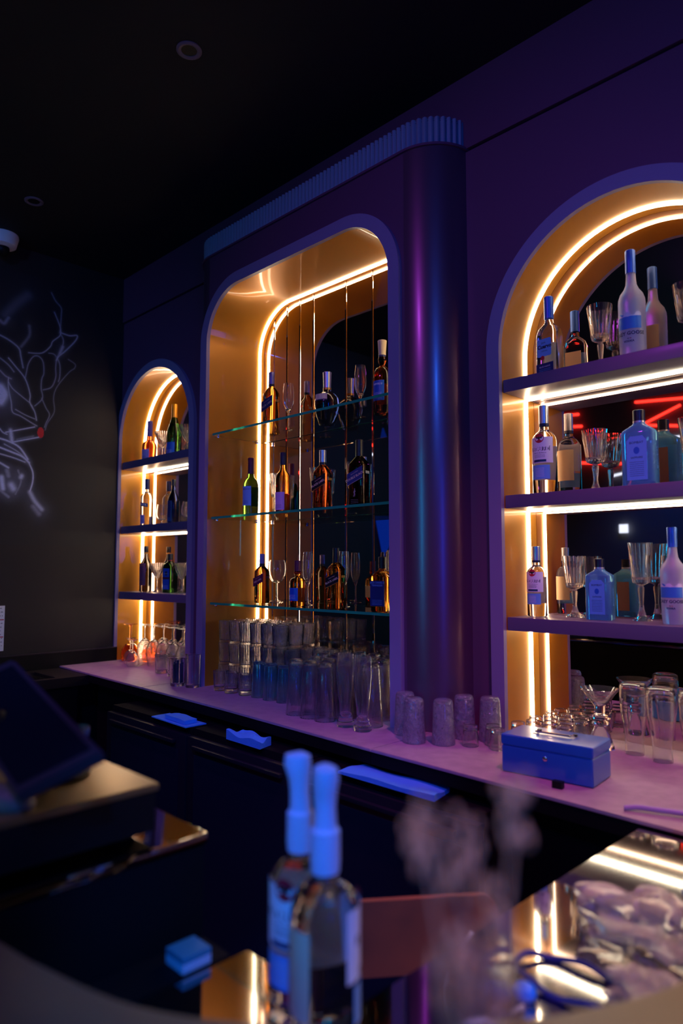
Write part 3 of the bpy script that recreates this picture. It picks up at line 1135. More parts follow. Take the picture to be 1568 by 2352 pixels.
# lowest glass shelf
put(slant_whisky('whisky_bottle', 'small amber whisky bottle with plum slanted label, lowest glass shelf', .222, .031, PLUM, G['whisky'], 'RED LABEL', cap=paint('cap_lilac', (120, 115, 170), .35, .3), trim=PLUM), -2.50, 1.99, ZM3, R(8))
put(generic('whisky_bottle', 'small amber whisky bottle with blue label and red neck, lowest glass shelf', .190, .034, 'bulge', G['whisky'], PLUM, .74, lab=(.12, .40, .8, BLUEP, WHITE), collar=(RED, .006)), -2.205, 1.945, ZM3, R(4))
put(slant_whisky('whisky_bottle', 'amber whisky bottle with black and gold slanted label, lowest glass shelf', .238, .033, BLACKP, G['whisky'], 'BLACK LABEL'), -1.965, 1.935, ZM3, R(8))
put(generic('whiskey_bottle', 'square amber whiskey bottle with deep blue label, lowest glass shelf by the frame', .200, .036, 'square', G['whisky'], BLACKP, .78, lab=(.10, .56, .86, DKBLUE, SKY), words=["JACK DANIEL'S", 'TENNESSEE'], sec=(.92, 5), wsize=.0095), -1.722, 1.935, ZM3, R(8))
# left niche
LZ1, LZ2, LZ3 = 2.125, 1.742, 1.357
put(generic('cognac_bottle', 'red cognac bottle with a violet label on the top shelf of the left arch', .252, .043, 'cognac', G['cognac'], paint('foil_violet', (90, 70, 150), .4), .62, lab=(.04, .30, .85, LILAC, NAVY), back=None, capr=.0155), -3.742, 2.112, LZ1, R(8))
put(generic('champagne_bottle', 'dark green champagne bottle with orange foil on the top shelf of the left arch', .308, .0415, 'champ', G['darkgreen'], ORANGE, .63, lab=(.05, .27, 1.0, BLUEP, WHITE), capr=.0175, taper=-.08, capname='foil', back=None), -3.468, 2.112, LZ1, R(6))
t = generic('sambuca_bottle', 'clear liqueur bottle with a slanted blue band, middle shelf of the left arch', .285, .037, 'rum', G['clear'], paint('cap_navy', (30, 34, 80), .35, .3), .78, lab=(.05, .24, .6, LILAC, NAVY))
wrap_label('slanted_band', .037, .120, .142, -1.1, 1.1, DKBLUE, t, slant=-.16)
lettering('SAMBUCA', .014, .131, WHITE, t, .037, off=.0012, bold=.0006, slant=-R(9))
put(t, -3.763, 2.115, LZ2, R(6))
put(generic('liqueur_bottle', 'slender black liqueur bottle with blue label, middle shelf of the left arch', .256, .033, 'tall', G['darkblue'], BLACKP, .86, lab=(.05, .52, .7, DKBLUE, SKY)), -3.467, 2.115, LZ2, R(4))
put(generic('liqueur_bottle', 'dark coffee liqueur bottle with a plum label, lowest shelf of the left arch', .267, .036, 'tall', G['dark'], BLACKP, .86, lab=(.14, .62, .95, paint('label_mauve', (120, 60, 90), .5), ORANGE), words=['KAHLÚA'], wsize=.013, collar=(ORANGE, .008)), -3.755, 2.112, LZ3, R(4))
t = generic('liqueur_bottle', 'square dark green liqueur bottle with blue label, lowest shelf of the left arch', .219, .043, 'jager', G['darkgreen'], BLACKP, .83, lab=(.08, .62, .62, BLUEP, WHITE), words=['', '', 'JÄGERMEISTER'], sec=(.62, 5), wsize=.006, collar=(RED, .003))
bm = bmesh.new()
f = -.043 * .62 - .0013
bm.faces.new([bm.verts.new((.011 * math.cos(a), f, .108 + .013 * math.sin(a))) for a in [i * PI / 12 for i in range(24)]])
obj('stag_emblem', bm, NAVY, t, False)
flat_label('red_band', rect(-.026, .075, .026, .087), f + .0002, PLUM, t)
put(t, -3.505, 2.125, LZ3, R(8))

# ------------------------------------------------------------------ glassware
def glass_obj(name, label, cat, outer, inner, m, h=None, seg=32, flutes=0, amp=0.0, zf=(0, 9), inv=False, group=None, facet=None):
    """Closed glass wall: outer goes bottom to rim, inner goes rim to bottom; both as (r,z)."""
    n_out = len(outer)
    prof = outer + inner
    H = max(p[1] for p in prof)
    prof2 = [(r, (H - z) if inv else z) for r, z in prof]
    bm = bmesh.new()
    idx = {}

    def mod(a, r, z):
        zz = H - z if inv else z
        k = 1.0
        if flutes and zf[0] <= zz <= zf[1] and mod.outer:
            k = 1 - amp * abs(math.sin(flutes * a / 2))
        return r * k * math.cos(a), r * k * math.sin(a)
    rings = []
    for i, (r, z) in enumerate(prof2):
        mod.outer = i < n_out
        if r < 1e-6:
            rings.append([bm.verts.new((0, 0, z))])
        else:
            rings.append([bm.verts.new((*mod(2 * PI * k / seg, r, z), z)) for k in range(seg)])
    for A, B in zip(rings[:-1], rings[1:]):
        if len(A) == 1 and len(B) == 1: continue
        for k in range(seg):
            k2 = (k + 1) % seg
            if len(A) == 1: bm.faces.new((A[0], B[k2], B[k]))
            elif len(B) == 1: bm.faces.new((A[k], A[k2], B[0]))
            else: bm.faces.new((A[k], A[k2], B[k2], B[k]))
    o = obj(name, bm, m, None, True, 28 if flutes else 40)
    tag(o, label, cat, group)
    return o


def place(o, x, y, z, rz=0.0):
    o.location = (x, y, z + .0006)
    o.rotation_euler = (0, 0, rz)
    return o


def again(o, x, y, z, label=None, rz=0.0, s=1.0, group=None):
    c = o.copy()
    COL.objects.link(c)
    if label: c['label'] = label
    if group: c['group'] = group
    c.scale = (s, s, s)
    return place(c, x, y, z, rz)


def goblet(label, h, Rb, group=None):
    o = [(0, 0), (.80 * Rb, 0), (.78 * Rb, .004), (.35 * Rb, .014), (.20 * Rb, .03 * h / .2), (.16 * Rb, .22 * h), (.26 * Rb, .40 * h), (.24 * Rb, .43 * h), (.14 * Rb, .445 * h), (.30 * Rb, .46 * h), (.66 * Rb, .49 * h), (.72 * Rb, .53 * h), (.86 * Rb, .78 * h), (1.0 * Rb, h)]
    i = [(.965 * Rb, h), (.82 * Rb, .78 * h), (.66 * Rb, .56 * h), (.5 * Rb, .525 * h), (0, .52 * h)]
    return glass_obj('crystal_goblet', label, 'glass', o, i, M['glass'], seg=48, flutes=16, amp=.07, zf=(.02 * h, .97 * h), group=group)


place(goblet('cut crystal goblet between the tequila and frosted bottles, top right-arch shelf', .219, .040), -.966, 2.150, Z1)
place(goblet('crystal goblet cut off by the right edge, top right-arch shelf', .215, .038), -.700, 2.150, Z1)
place(goblet('cut crystal goblet on the middle shelf of the right arch', .203, .0405), -.994, 2.148, Z2)
place(goblet('crystal goblet cut off by the right edge, middle right-arch shelf', .199, .038), -.700, 2.150, Z2)
place(goblet('short crystal goblet left of the smaller blue gin bottle', .198, .038), -1.076, 2.148, Z3)
place(goblet('tall crystal goblet between blue gin and frosted vodka, lowest shelf', .236, .036), -.860, 2.145, Z3)
g = goblet('fluted goblet behind the bottles on the middle glass shelf, leftmost', .214, .027)
place(g, -2.585, 2.132, ZM2)
again(g, -2.300, 2.132, ZM2, 'fluted goblet between the lilac-label and black-label bottles, middle glass shelf')
again(g, -2.068, 2.132, ZM2, 'fluted goblet left of the near-black whisky bottle, middle glass shelf')


def flute(label, h, Rb):
    o = [(0, 0), (.026, 0), (.026, .002), (.006, .006), (.003, .02), (.003, .34 * h), (.5 * Rb, .42 * h), (.92 * Rb, .55 * h), (Rb, .66 * h), (.94 * Rb, .85 * h), (.80 * Rb, h)]
    i = [(.76 * Rb, h), (.90 * Rb, .85 * h), (.95 * Rb, .66 * h), (.86 * Rb, .55 * h), (.42 * Rb, .44 * h), (0, .42 * h)]
    return glass_obj('champagne_flute', label, 'glass', o, i, M['glass'])


place(flute('champagne flute beside the blue-label bottle, top glass shelf', .213, .027), -2.405, 2.06, ZM1)
place(flute('tall champagne flute between decanter and dark red bottle, top glass shelf', .215, .0265), -1.978, 2.09, ZM1)
f3 = flute('champagne flute behind the small blue-label bottle, lowest glass shelf', .228, .0235)
place(f3, -2.235, 2.03, ZM3)
again(f3, -2.035, 2.05, ZM3, 'champagne flute behind the black and gold label bottle, lowest glass shelf')
again(f3, -1.775, 2.05, ZM3, 'champagne flute behind the square whiskey bottle, lowest glass shelf')


def balloon(label, h, Rb, name='brandy_snifter', m=None, stem=.35):
    o = [(0, 0), (.8 * Rb, 0), (.8 * Rb, .002), (.2 * Rb, .007), (.10 * Rb, .02), (.10 * Rb, stem * h), (.55 * Rb, (stem + .05) * h), (.92 * Rb, (stem + .18) * h), (Rb, (stem + .32) * h), (.90 * Rb, (stem + .50) * h), (.72 * Rb, h)]
    i = [(.69 * Rb, h), (.87 * Rb, (stem + .50) * h), (.965 * Rb, (stem + .32) * h), (.88 * Rb, (stem + .19) * h), (.50 * Rb, (stem + .065) * h), (0, (stem + .04) * h)]
    return o, i, m or M['glass'], name, label


def mk_balloon(label, h, Rb, name='brandy_snifter', m=None, stem=.35, inv=False, group=None):
    o, i, mm, nm, lb = balloon(label, h, Rb, name, m, stem)
    return glass_obj(nm, lb, 'glass', o, i, mm, inv=inv, group=group)


s_ = mk_balloon('brandy snifter right of the sambuca bottle, middle shelf of the left arch', .122, .038, stem=.22)
s_['label'] = 'brandy snifter right of the blue-banded clear bottle, left arch middle shelf'
place(s_, -3.600, 2.12, LZ2)
again(s_, -3.325, 2.12, LZ2, 'brandy snifter at the right end of the left arch middle shelf')
place(mk_balloon('large balloon glass behind the small plum-label bottle, lowest glass shelf', .195, .045, name='balloon_glass', stem=.45), -2.520, 2.095, ZM3)


def coupe(label, h, Rb):
    o = [(0, 0), (.62 * Rb, 0), (.62 * Rb, .002), (.18 * Rb, .012), (.10 * Rb, .03), (.13 * Rb, .32 * h), (.20 * Rb, .38 * h), (.11 * Rb, .41 * h), (.16 * Rb, .44 * h), (.62 * Rb, .66 * h), (.88 * Rb, .85 * h), (Rb, h)]
    i = [(.96 * Rb, h), (.82 * Rb, .84 * h), (.54 * Rb, .66 * h), (.12 * Rb, .48 * h), (0, .47 * h)]
    return glass_obj('crystal_coupe', label, 'glass', o, i, M['glass'], seg=40, flutes=20, amp=.09, zf=(.42 * h, .93 * h))


c_ = coupe('cut crystal coupe between cognac and champagne, left arch top shelf', .168, .046)
place(c_, -3.610, 2.12, LZ1)
again(c_, -3.345, 2.12, LZ1, 'cut crystal coupe right of the champagne bottle, left arch top shelf')
again(c_, -3.628, 2.115, LZ3, 'cut crystal coupe right of the dark coffee liqueur, left arch lowest shelf')
again(c_, -3.365, 2.115, LZ3, 'cut crystal coupe right of the square bottle, left arch lowest shelf')

# --- on the counter
C0 = ZT
am = mk_balloon('upturned amber wine glass nearest the left side of the left arch', .208, .052, 'amber_wine_glass', M['amber_glass'], .52, True)
place(am, -3.795, 2.045, C0)
again(am, -3.690, 2.115, C0, 'upturned amber wine glass second from the left, near the mirror')
iv = mk_balloon('upturned stemmed goblet', .222, .042, 'stemmed_goblet', M['thin'], .34, True)
iv['group'] = 'upturned stemmed goblets under the left arch'
iv['label'] = 'upturned clear stemmed goblet in the cluster under the left arch'
cnt = 0
for j, y in enumerate((2.02, 2.115)):
    for i in range(5):
        x = -3.585 + i * .100 + (.04 if j else 0)
        if x > -3.17: continue
        if cnt == 0: place(iv, x, y, C0)
        else: again(iv, x, y, C0)
        cnt += 1
iv2 = mk_balloon('small upturned liqueur glass in front of the amber wine glass', .145, .036, 'liqueur_glass', None, .45, True)
place(iv2, -3.660, 1.975, C0)
again(iv2, -3.560, 1.935, C0, 'small upturned liqueur glass left of the cut whisky tumbler')


def tumbler(name, label, h, r0, r1, m, flutes=0, amp=0, inv=False, wall=.003, base=.010, seg=32, group=None, rnd=False, zf=None):
    if rnd:
        o = [(0, 0), (r0 * .72, 0), (r0 * .90, .004), (r0, .014), (r1, h)]
    else:
        o = [(0, 0), (r0 * .96, 0), (r0, .003), (r0 + (r1 - r0) * .5, h * .5), (r1, h - .001)]
    i = [(r1 - wall * .5, h), (r1 - wall, h - .002), (r0 - wall, base + .004), (r0 - wall - .004, base), (0, base)]
    return glass_obj(name, label, 'glass', o, i, m, seg=seg, flutes=flutes, amp=amp, zf=zf or (.004, h * .9), inv=inv, group=group)


place(tumbler('cut_tumbler', 'cut whisky tumbler at the right end of the left arch', .098, .034, .037, M['glass'], 18, .08, base=.016, seg=54), -3.235, 1.925, C0)
place(tumbler('small_tumbler', 'small clear tumbler right of the cut whisky tumbler', .090, .022, .025, M['glass'], 12, .05), -3.105, 1.905, C0)
t = thing('glass_jar', 'dark jar of cocktail picks at the left corner of the bay', 'jar', (-2.842, 1.775, C0 + .0006))
o = tumbler('jar', None, .125, .034, .037, M['glass'], 12, .03)
del o['category']
o.parent = t
bm = bmesh.new()
rr = random.Random(3)
for i in range(16):
    a = rr.random() * 2 * PI
    q = rr.random() * .022
    add_tube(bm, [(q * math.cos(a), q * math.sin(a), .014), (q * 1.25 * math.cos(a + .4), q * 1.25 * math.sin(a + .4), .085 + rr.random() * .035)], .0035, 6)
obj('contents', bm, paint('dark_blue_plastic', (20, 40, 90), .3), t)
place(tumbler('highball_glass', 'clear ribbed highball glass right of the dark jar', .148, .033, .036, M['glass'], 16, .04), -2.757, 1.800, C0)

# stacked ribbed tumblers inside the bay niche, three high then two high
st = tumbler('stacked_tumbler', 'clear ribbed tumbler in the tall stacks under the middle niche', .0985, .032, .0365, M['thin'], 20, .10, seg=80, wall=.0028,
             group='ribbed tumblers stacked under the middle niche')
first = True
for yi, y in enumerate((1.935, 2.012, 2.089)):
    for xi in range(9):
        x = -2.690 + xi * .0775 + (.012 if yi == 1 else 0)
        tiers = 3 if xi < 6 else 2
        if xi > (6, 7, 7)[yi]: continue
        for k in range(tiers):
            if first:
                place(st, x, y, C0)
                first = False
            else:
                again(st, x, y, C0 + k * .0992, rz=(xi * 7 + k * 3 + yi) * .13)
tb = tumbler('rocks_tumbler', 'low ribbed rocks tumbler', .087, .030, .034, M['thin'], 14, .10, base=.018, seg=42)
tb['label'] = 'low heavy-based rocks tumbler in the front row left of the teal tumblers'
tb['group'] = 'rocks tumblers in front of the bay'
place(tb, -2.600, 1.842, C0)
again(tb, -2.515, 1.838, C0)
again(tb, -2.430, 1.850, C0)
tt = tumbler('teal_tumbler', 'upturned teal-tinted tumbler', .148, .027, .033, M['teal_glass'], 0, 0, inv=True, rnd=True, seg=32)
# teal fades to clear toward the rim
mt = M['teal_glass']
nt = mt.node_tree
tc = nt.nodes.new('ShaderNodeTexCoord'); sp = nt.nodes.new('ShaderNodeSeparateXYZ'); rp = nt.nodes.new('ShaderNodeValToRGB')
rp.color_ramp.elements[0].position = .050; rp.color_ramp.elements[0].color = (.97, .98, 1, 1)
rp.color_ramp.elements[1].position = .095; rp.color_ramp.elements[1].color = (.42, .86, .93, 1)
nt.links.new(tc.outputs['Object'], sp.inputs[0]); nt.links.new(sp.outputs['Z'], rp.inputs[0])
nt.links.new(rp.outputs[0], nt.nodes['Principled BSDF'].inputs['Base Color'])
tt['label'] = 'upturned tumbler with a teal base, left of the pint glasses'
tt['group'] = 'teal tumblers in front of the bay'
place(tt, -2.352, 1.862, C0)
for x, y in ((-2.270, 1.858), (-2.188, 1.862), (-2.106, 1.866)):
    again(tt, x, y, C0)
pt = tumbler('pint_glass', 'upturned clear pint glass', .202, .028, .0375, M['thin'], 7, .05, inv=True, rnd=True, seg=32, wall=.0028)
pt['label'] = 'upturned clear pint glass in the rows right of the teal tumblers'
pt['group'] = 'upturned pint glasses in front of the bay'
first = True
for j, y in enumerate((1.745, 1.823, 1.901, 1.979, 2.057)):
    for i in range(6):
        x = -1.985 + i * .0785 + (.03 if j % 2 else 0) - j * .012
        if j == 0 and i > 2: continue
        if j == 1 and x > -1.74: continue
        if x > -1.645: continue
        if first:
            place(pt, x, y, C0); first = False
        else:
            again(pt, x, y, C0, s=1.0 + .012 * ((i * 3 + j) % 3))


def pilsner(label):
    h = .246
    o = [(0, 0), (.030, 0), (.031, .004), (.030, .017), (.024, .024), (.020, .040), (.022, .075), (.029, .130), (.033, .185), (.031, h)]
    i = [(.0285, h), (.0305, .185), (.0265, .130), (.0195, .078), (.0175, .045), (0, .038)]
    return glass_obj('pilsner_glass', label, 'glass', o, i, M['glass'], seg=36, flutes=9, amp=.05, zf=(.03, .22))


pp = pilsner('upright pilsner glass with a thick base, left one in front of the bay')
place(pp, -1.715, 1.735, C0)
again(pp, -1.630, 1.730, C0, 'upright pilsner glass with a thick base, right one in front of the bay')
again(pt, -1.655, 1.802, C0, 'upturned pint glass hard against the right frame of the middle niche', s=1.05)
ck = tumbler('crackle_glass', 'upturned crackle glass', .136, .031, .0365, M['crackle'], 0, 0, inv=True, rnd=True, wall=.0035)
ck['label'] = 'upturned crackle-textured tumbler, left of the front pair below the column'
place(ck, -1.412, 1.733, C0)
for x, y, lb in ((-1.333, 1.778, 'upturned crackle-textured tumbler, right of the front pair below the column'),
                 (-1.500, 1.795, 'crackle-textured tumbler behind the front pair, by the middle frame'),
                 (-1.330, 1.885, 'crackle-textured tumbler behind the shot glasses, nearer the column'),
                 (-1.253, 1.915, 'crackle-textured tumbler behind the shot glasses, by the right arch frame')):
    again(ck, x, y, C0, lb, rz=x * 9)
sh = tumbler('shot_glass', 'upturned shot glass', .062, .021, .0245, M['glass'], 10, .06, inv=True, wall=.003, base=.012, seg=30)
sh['label'] = 'clear upturned shot glass in the dense cluster behind the blue cash box'
sh['group'] = 'shot glasses by the cash box'
place(sh, -1.180, 1.960, C0)
for j, y in enumerate((1.960, 2.014, 2.068, 2.122, 2.175)):
    for i in range(7):
        if i == 0 and j == 0: continue
        x = -1.180 + i * .053 + (.02 if j % 2 else 0) - .018 * j * 0
        if x > -1.045 + .10 * (j > 1): continue
        if x > -1.032: continue
        again(sh, x, y, C0, rz=i + j)
again(sh, -1.259, 1.815, C0, 'ribbed shot glass left of the cash box, leftmost')
again(sh, -1.215, 1.872, C0, 'ribbed shot glass standing behind the other two left of the cash box')
again(sh, -1.176, 1.838, C0, 'ribbed shot glass right beside the cash box corner')
for o_ in list(bpy.data.objects):
    if o_.name.startswith('shot_glass') and 'left of the cash' in o_['label'] or o_.name.startswith('shot_glass') and 'beside the cash' in o_['label']:
        if 'group' in o_: del o_['group']


def hourglass(label, s=1.0):
    h = .204
    o = [(0, 0), (.030, 0), (.0365, .004), (.0385, .014), (.0385, .045), (.0365, .085), (.030, .130), (.0265, .155), (.0255, .175), (.0275, h)]
    i = [(.0255, h), (.0235, .175), (.0245, .155), (.028, .130), (.0342, .085), (.036, .045), (.036, .018), (.030, .010), (0, .009)]
    return glass_obj('beer_glass', label, 'glass', o, i, M['crackle'] if False else M['glass'], inv=True, seg=40)


hg = hourglass('upturned curved beer glass, left one standing right of the cash box')
place(hg, -.868, 2.080, C0)
again(hg, -.780, 2.055, C0, 'upturned curved beer glass, second from the left right of the cash box')
again(hg, -.692, 2.055, C0, 'upturned curved beer glass cut off by the right edge')
t = thing('stacked_martini_glass', 'wide-rimmed martini glass on a beaded stem behind the cash box', 'glass', (-.968, 2.075, C0 + .0006))
o = glass_obj('foot_bowl', None, 'glass', [(0, .010), (.012, .008), (.036, 0), (.040, 0), (.028, .040), (.018, .062), (.016, .066)], [(.012, .064), (0, .060)], M['glass'])
del o['category']
o.parent = t
o = glass_obj('stem', None, 'glass', [(0, .0665), (.022, .0665), (.026, .072), (.022, .078), (.012, .082), (.030, .088), (.032, .094), (.014, .101), (.012, .104)], [(0, .104)], M['glass'])
del o['category']
o.parent = t
o = glass_obj('bowl', None, 'glass', [(0, .1045), (.014, .1045), (.017, .125), (.030, .140), (.058, .176)], [(.0555, .177), (.028, .144), (.010, .128), (0, .127)], M['glass'])
del o['category']
o.parent = t

cg = tumbler('cut_tumbler', 'small cut tumbler under the tilted screen, leftmost', .052, .021, .024, M['glass'], 10, .08, seg=40)
place(cg, -1.255, .430, 1.1785)
again(cg, -1.215, .490, 1.1785, 'small cut tumbler under the tilted screen, middle one')
again(cg, -1.165, .530, 1.1785, 'small cut tumbler under the tilted screen, nearest the counter')

# ------------------------------------------------------------------ cash box
t = thing('cash_box', 'blue metal cash box with a recessed folding handle on the counter', 'cash box', (-.935, 1.735, ZT + .0008), R(6))
w, d, h = .122, .066, .098
box('body', (-w, -d, 0), (w, d, h * .70), M['cashbox'], t, .006, 3)
bm = bmesh.new()
add_box(bm, (-w - .0015, -d - .0015, h * .705), (w + .0015, d + .0015, h), .007, 3)
lid = obj('lid', bm, M['cashbox'], t)
bm = bmesh.new()
add_box(bm, (-.055, -.018, h + .0003), (.055, .022, h + .0016), .001)
rec = obj('handle_plate', bm, paint('handle_plate_grey', (190, 190, 200), .3, .6), t)
bm = bmesh.new()
add_tube(bm, smooth_path([(-.048, .014, h + .004), (-.046, -.012, h + .0065), (-.040, -.016, h + .007), (.040, -.016, h + .007), (.046, -.012, h + .0065), (.048, .014, h + .004)], 4), .0026, 8)
obj('handle', bm, M['chrome'], t)
bm = bmesh.new()
for x in (-.049, .049):
    add_box(bm, (x - .005, .010, h + .0018), (x + .005, .019, h + .007), .001)
obj('hinge_lug', bm, M['black'], t)
bm = bmesh.new()
add_lathe(bm, [(0, 0), (.0062, 0), (.0062, .0022), (.005, .003), (0, .003)], 20)
o = obj('lock', bm, M['chrome'], t)
o.data.transform(Matrix.Translation((0, -d - .0003, h * .52)) @ Matrix.Rotation(R(90), 4, 'X'))
o = box('small_black_cube', (-.013, -.009, 0), (.013, .009, .017), M['black'], None, .002)
place(o, -.872, 1.628, ZT, R(6))
tag(o, 'tiny black block on the counter edge in front of the cash box', 'block')


# ------------------------------------------------------------------ folded cloths and papers under the counter
def sheet(name, label, cat, pts, z, th, m, wave=.004, n=14, seed=1):
    """A soft folded sheet from four corner points (x,y), with ripples and thickness."""
    rnd = random.Random(seed)
    bm = bmesh.new()
    a, b, c, d = [Vector((p[0], p[1], 0)) for p in pts]
    ph = [rnd.uniform(0, 6) for _ in range(4)]
    top, bot = [], []
    for i in range(n + 1):
        rt, rb = [], []
        for j in range(n + 1):
            u_, v_ = i / n, j / n
            p = a.lerp(b, u_).lerp(d.lerp(c, u_), v_)
            zz = z + th + wave * (math.sin(9 * u_ + ph[0] + 3 * v_) + math.sin(7 * v_ + ph[1] - 4 * u_)) * .5 + wave * .5
            rt.append(bm.verts.new((p.x, p.y, zz)))
            rb.append(bm.verts.new((p.x, p.y, z)))
        top.append(rt); bot.append(rb)
    for i in range(n):
        for j in range(n):
            bm.faces.new((top[i][j], top[i + 1][j], top[i + 1][j + 1], top[i][j + 1]))
            bm.faces.new((bot[i][j], bot[i][j + 1], bot[i + 1][j + 1], bot[i + 1][j]))
    for i in range(n):
        bm.faces.new((top[i][0], bot[i][0], bot[i + 1][0], top[i + 1][0]))
        bm.faces.new((top[i][n], top[i + 1][n], bot[i + 1][n], bot[i][n]))
        bm.faces.new((top[0][i], top[0][i + 1], bot[0][i + 1], bot[0][i]))
        bm.faces.new((top[n][i], bot[n][i], bot[n][i + 1], top[n][i + 1]))
    o = obj(name, bm, m)
    return tag(o, label, cat)


ZFR = .8856
sheet('folder', 'flat blue folder lying on the leftmost fridge under the counter', 'folder', [(-2.62, 1.515), (-2.27 - .08, 1.505), (-2.35, 1.60), (-2.62, 1.60)], ZFR, .004, M['cloth'], .0006, seed=2)
sheet('folded_napkin', 'folded blue napkin lying on the flat blue folder', 'napkin', [(-2.54, 1.53), (-2.38, 1.52), (-2.38, 1.575), (-2.53, 1.59)], ZFR + .0055, .014, M['cloth'], .002, seed=3)
sheet('crumpled_cloth', 'crumpled blue cloth on the fridge below the rocks tumblers', 'cloth', [(-2.10, 1.515), (-1.90, 1.51), (-1.92, 1.575), (-2.08, 1.575)], ZFR, .022, M['cloth'], .010, seed=4)
sheet('blue_towel', 'long blue towel on the fridge right of the two capped bottles', 'towel', [(-1.52, 1.505), (-1.16, 1.505), (-1.18, 1.60), (-1.50, 1.60)], ZFR, .010, M['cloth'], .005, seed=6)

# glasses inside the middle fridge, seen by their glints
bm = bmesh.new()
g1 = tumbler('fridge_glass', 'upturned glass glinting on top shelf of the glass-door fridge', .11, .030, .036, M['glass'], 0, 0, inv=True)
bpy.data.objects.remove(g1)
bm.free()


# ------------------------------------------------------------------ foreground bottles
def capped(label, x, y, h, Rb, rz, cap_h, lean):
    t = rum(label, h, Rb, cap=WHITE, name='capped_rum_bottle')
    for ch in list(t.children):
        if ch.name.startswith('cap'):
            bpy.data.objects.remove(ch)
    k = h / .3
    z = h * .80
    bm = bmesh.new()
    add_lathe(bm, [(.0125, z - .012), (.0165, z - .012), (.0175, z), (.0172, z + .034), (.0150, z + .0365), (.0135, z + .038), (.0125, z + .060), (.0140, z + .076), (.0150, z + .094), (.0135, z + .104), (.006, z + .108), (0, z + .108)], 28)
    # soft lip of the paper-wrapped pourer leans out on one side
    for v in bm.verts:
        if v.co.z > z + .04:
            q = (v.co.z - z - .04) / .07
            v.co.x += lean * q * (1.3 - q)
            if abs(v.co.z - (z + .094)) < .012 and v.co.x < 0: v.co.x -= .006
    c = obj('wrapped_pourer', bm, paint('pale_blue_wrap', (200, 215, 240), .7), t)
    t['label'] = label
    return put(t, x, y, .9452, rz)


capped('front rum bottle with a paper-wrapped pourer, left of the pair', -.684, .610, .262, .038, R(18), .1, -.004)
capped('second rum bottle with a wrapped pourer, right of the pair, turned away', -.605, .578, .270, .040, R(150), .1, .003)

# ------------------------------------------------------------------ crumpled plastic bags, tubes, straws
M['film'] = mat('clear_plastic_film', (.93, .93, .96, 1), .22, trans=.82, ior=1.08, bump=(10, .4, .006))
M['bluefilm'] = mat('blue_plastic_film', (.25, .45, .95, 1), .25, trans=.5, ior=1.2)


def crumple(name, label, c, s, seed, m, cat='plastic bag', amp=.35, sub=4):
    bm = bmesh.new()
    bmesh.ops.create_icosphere(bm, subdivisions=sub, radius=1)
    from mathutils import noise
    off = Vector((seed * 7.3, seed * 1.9, seed * 3.1))
    for v in bm.verts:
        n_ = v.co.normalized()
        a = noise.noise(n_ * 1.6 + off)
        b = abs(noise.noise(n_ * 3.7 + off * 2))
        e = abs(noise.noise(n_ * 8.0 + off * 3))
        r = 1 + amp * (a * 1.2 + b * .8 - e * .25)
        p = n_ * r
        v.co = Vector((p.x * s[0], p.y * s[1], max(0, (p.z + .75) * s[2] * .6)))
    o = obj(name, bm, m, None, True, 75)
    o.location = (c[0], c[1], .9457)
    return tag(o, label, cat)


crumple('plastic_bag', 'large crumpled clear plastic bag in the middle of the steel worktop', (-.455, 1.09), (.085, .055, .060), 1, M['film'], amp=.5)
crumple('plastic_bag', 'crumpled clear bag with a dark seam at the right edge of the worktop', (-.285, 1.045), (.05, .060, .070), 2, M['film'], amp=.5)
crumple('plastic_bag', 'small crumpled clear bag nearest the two rum bottles', (-.390, .935), (.040, .032, .030), 3, M['film'], amp=.5)
crumple('plastic_bag', 'tall white plastic bag standing at the right edge below the counter', (-.455, 1.42), (.040, .040, .120), 5, mat('white_plastic_film', (.85, .86, .90, 1), .3, trans=.35, ior=1.2))
crumple('plastic_wrap', 'crinkled blue plastic wrap at the right edge of the steel worktop', (-.390, 1.235), (.050, .045, .060), 7, M['bluefilm'], 'plastic wrap')
crumple('bottle_cap', 'small bright blue cap beside the dark blue coil on the worktop', (-.500, .835), (.015, .012, .020), 9, paint('bright_blue_plastic', (30, 120, 235), .35), 'cap', .1, 3)
bm = bmesh.new()
pts = [(-.475 + .075 * math.cos(a) * 1.0, .905 + .045 * math.sin(a), .9515 + .003 * math.sin(5 * a)) for a in [i * 2 * PI / 40 for i in range(40)]]
add_tube(bm, pts, .0042, 8, closed=True)
tag(obj('coiled_band', bm, paint('coil_blue', (20, 30, 110), .4)), 'dark blue coiled band lying on the steel worktop', 'band')
bm = bmesh.new()
add_tube(bm, smooth_path([(-.640, .92, .949), (-.60, .80, .949), (-.545, .735, .949), (-.50, .775, .950), (-.49, .815, .949)], 8), .0032, 8)
tag(obj('thin_tube', bm, mat('milky_tube', (.7, .7, .75, 1), .3, trans=.4)), 'thin milky tube curling across the worktop to the blue cap', 'tube')
bm = bmesh.new()
add_tube(bm, smooth_path([(-.690, 1.585, .9625), (-.665, 1.60, .966), (-.62, 1.615, .9665), (-.50, 1.66, .9665), (-.35, 1.72, .9665), (-.1, 1.76, .9665)], 8), .006, 10)
tag(obj('grey_hose', bm, paint('hose_grey', (165, 150, 190), .4)), 'pale grey hose lying along the right part of the counter', 'hose')

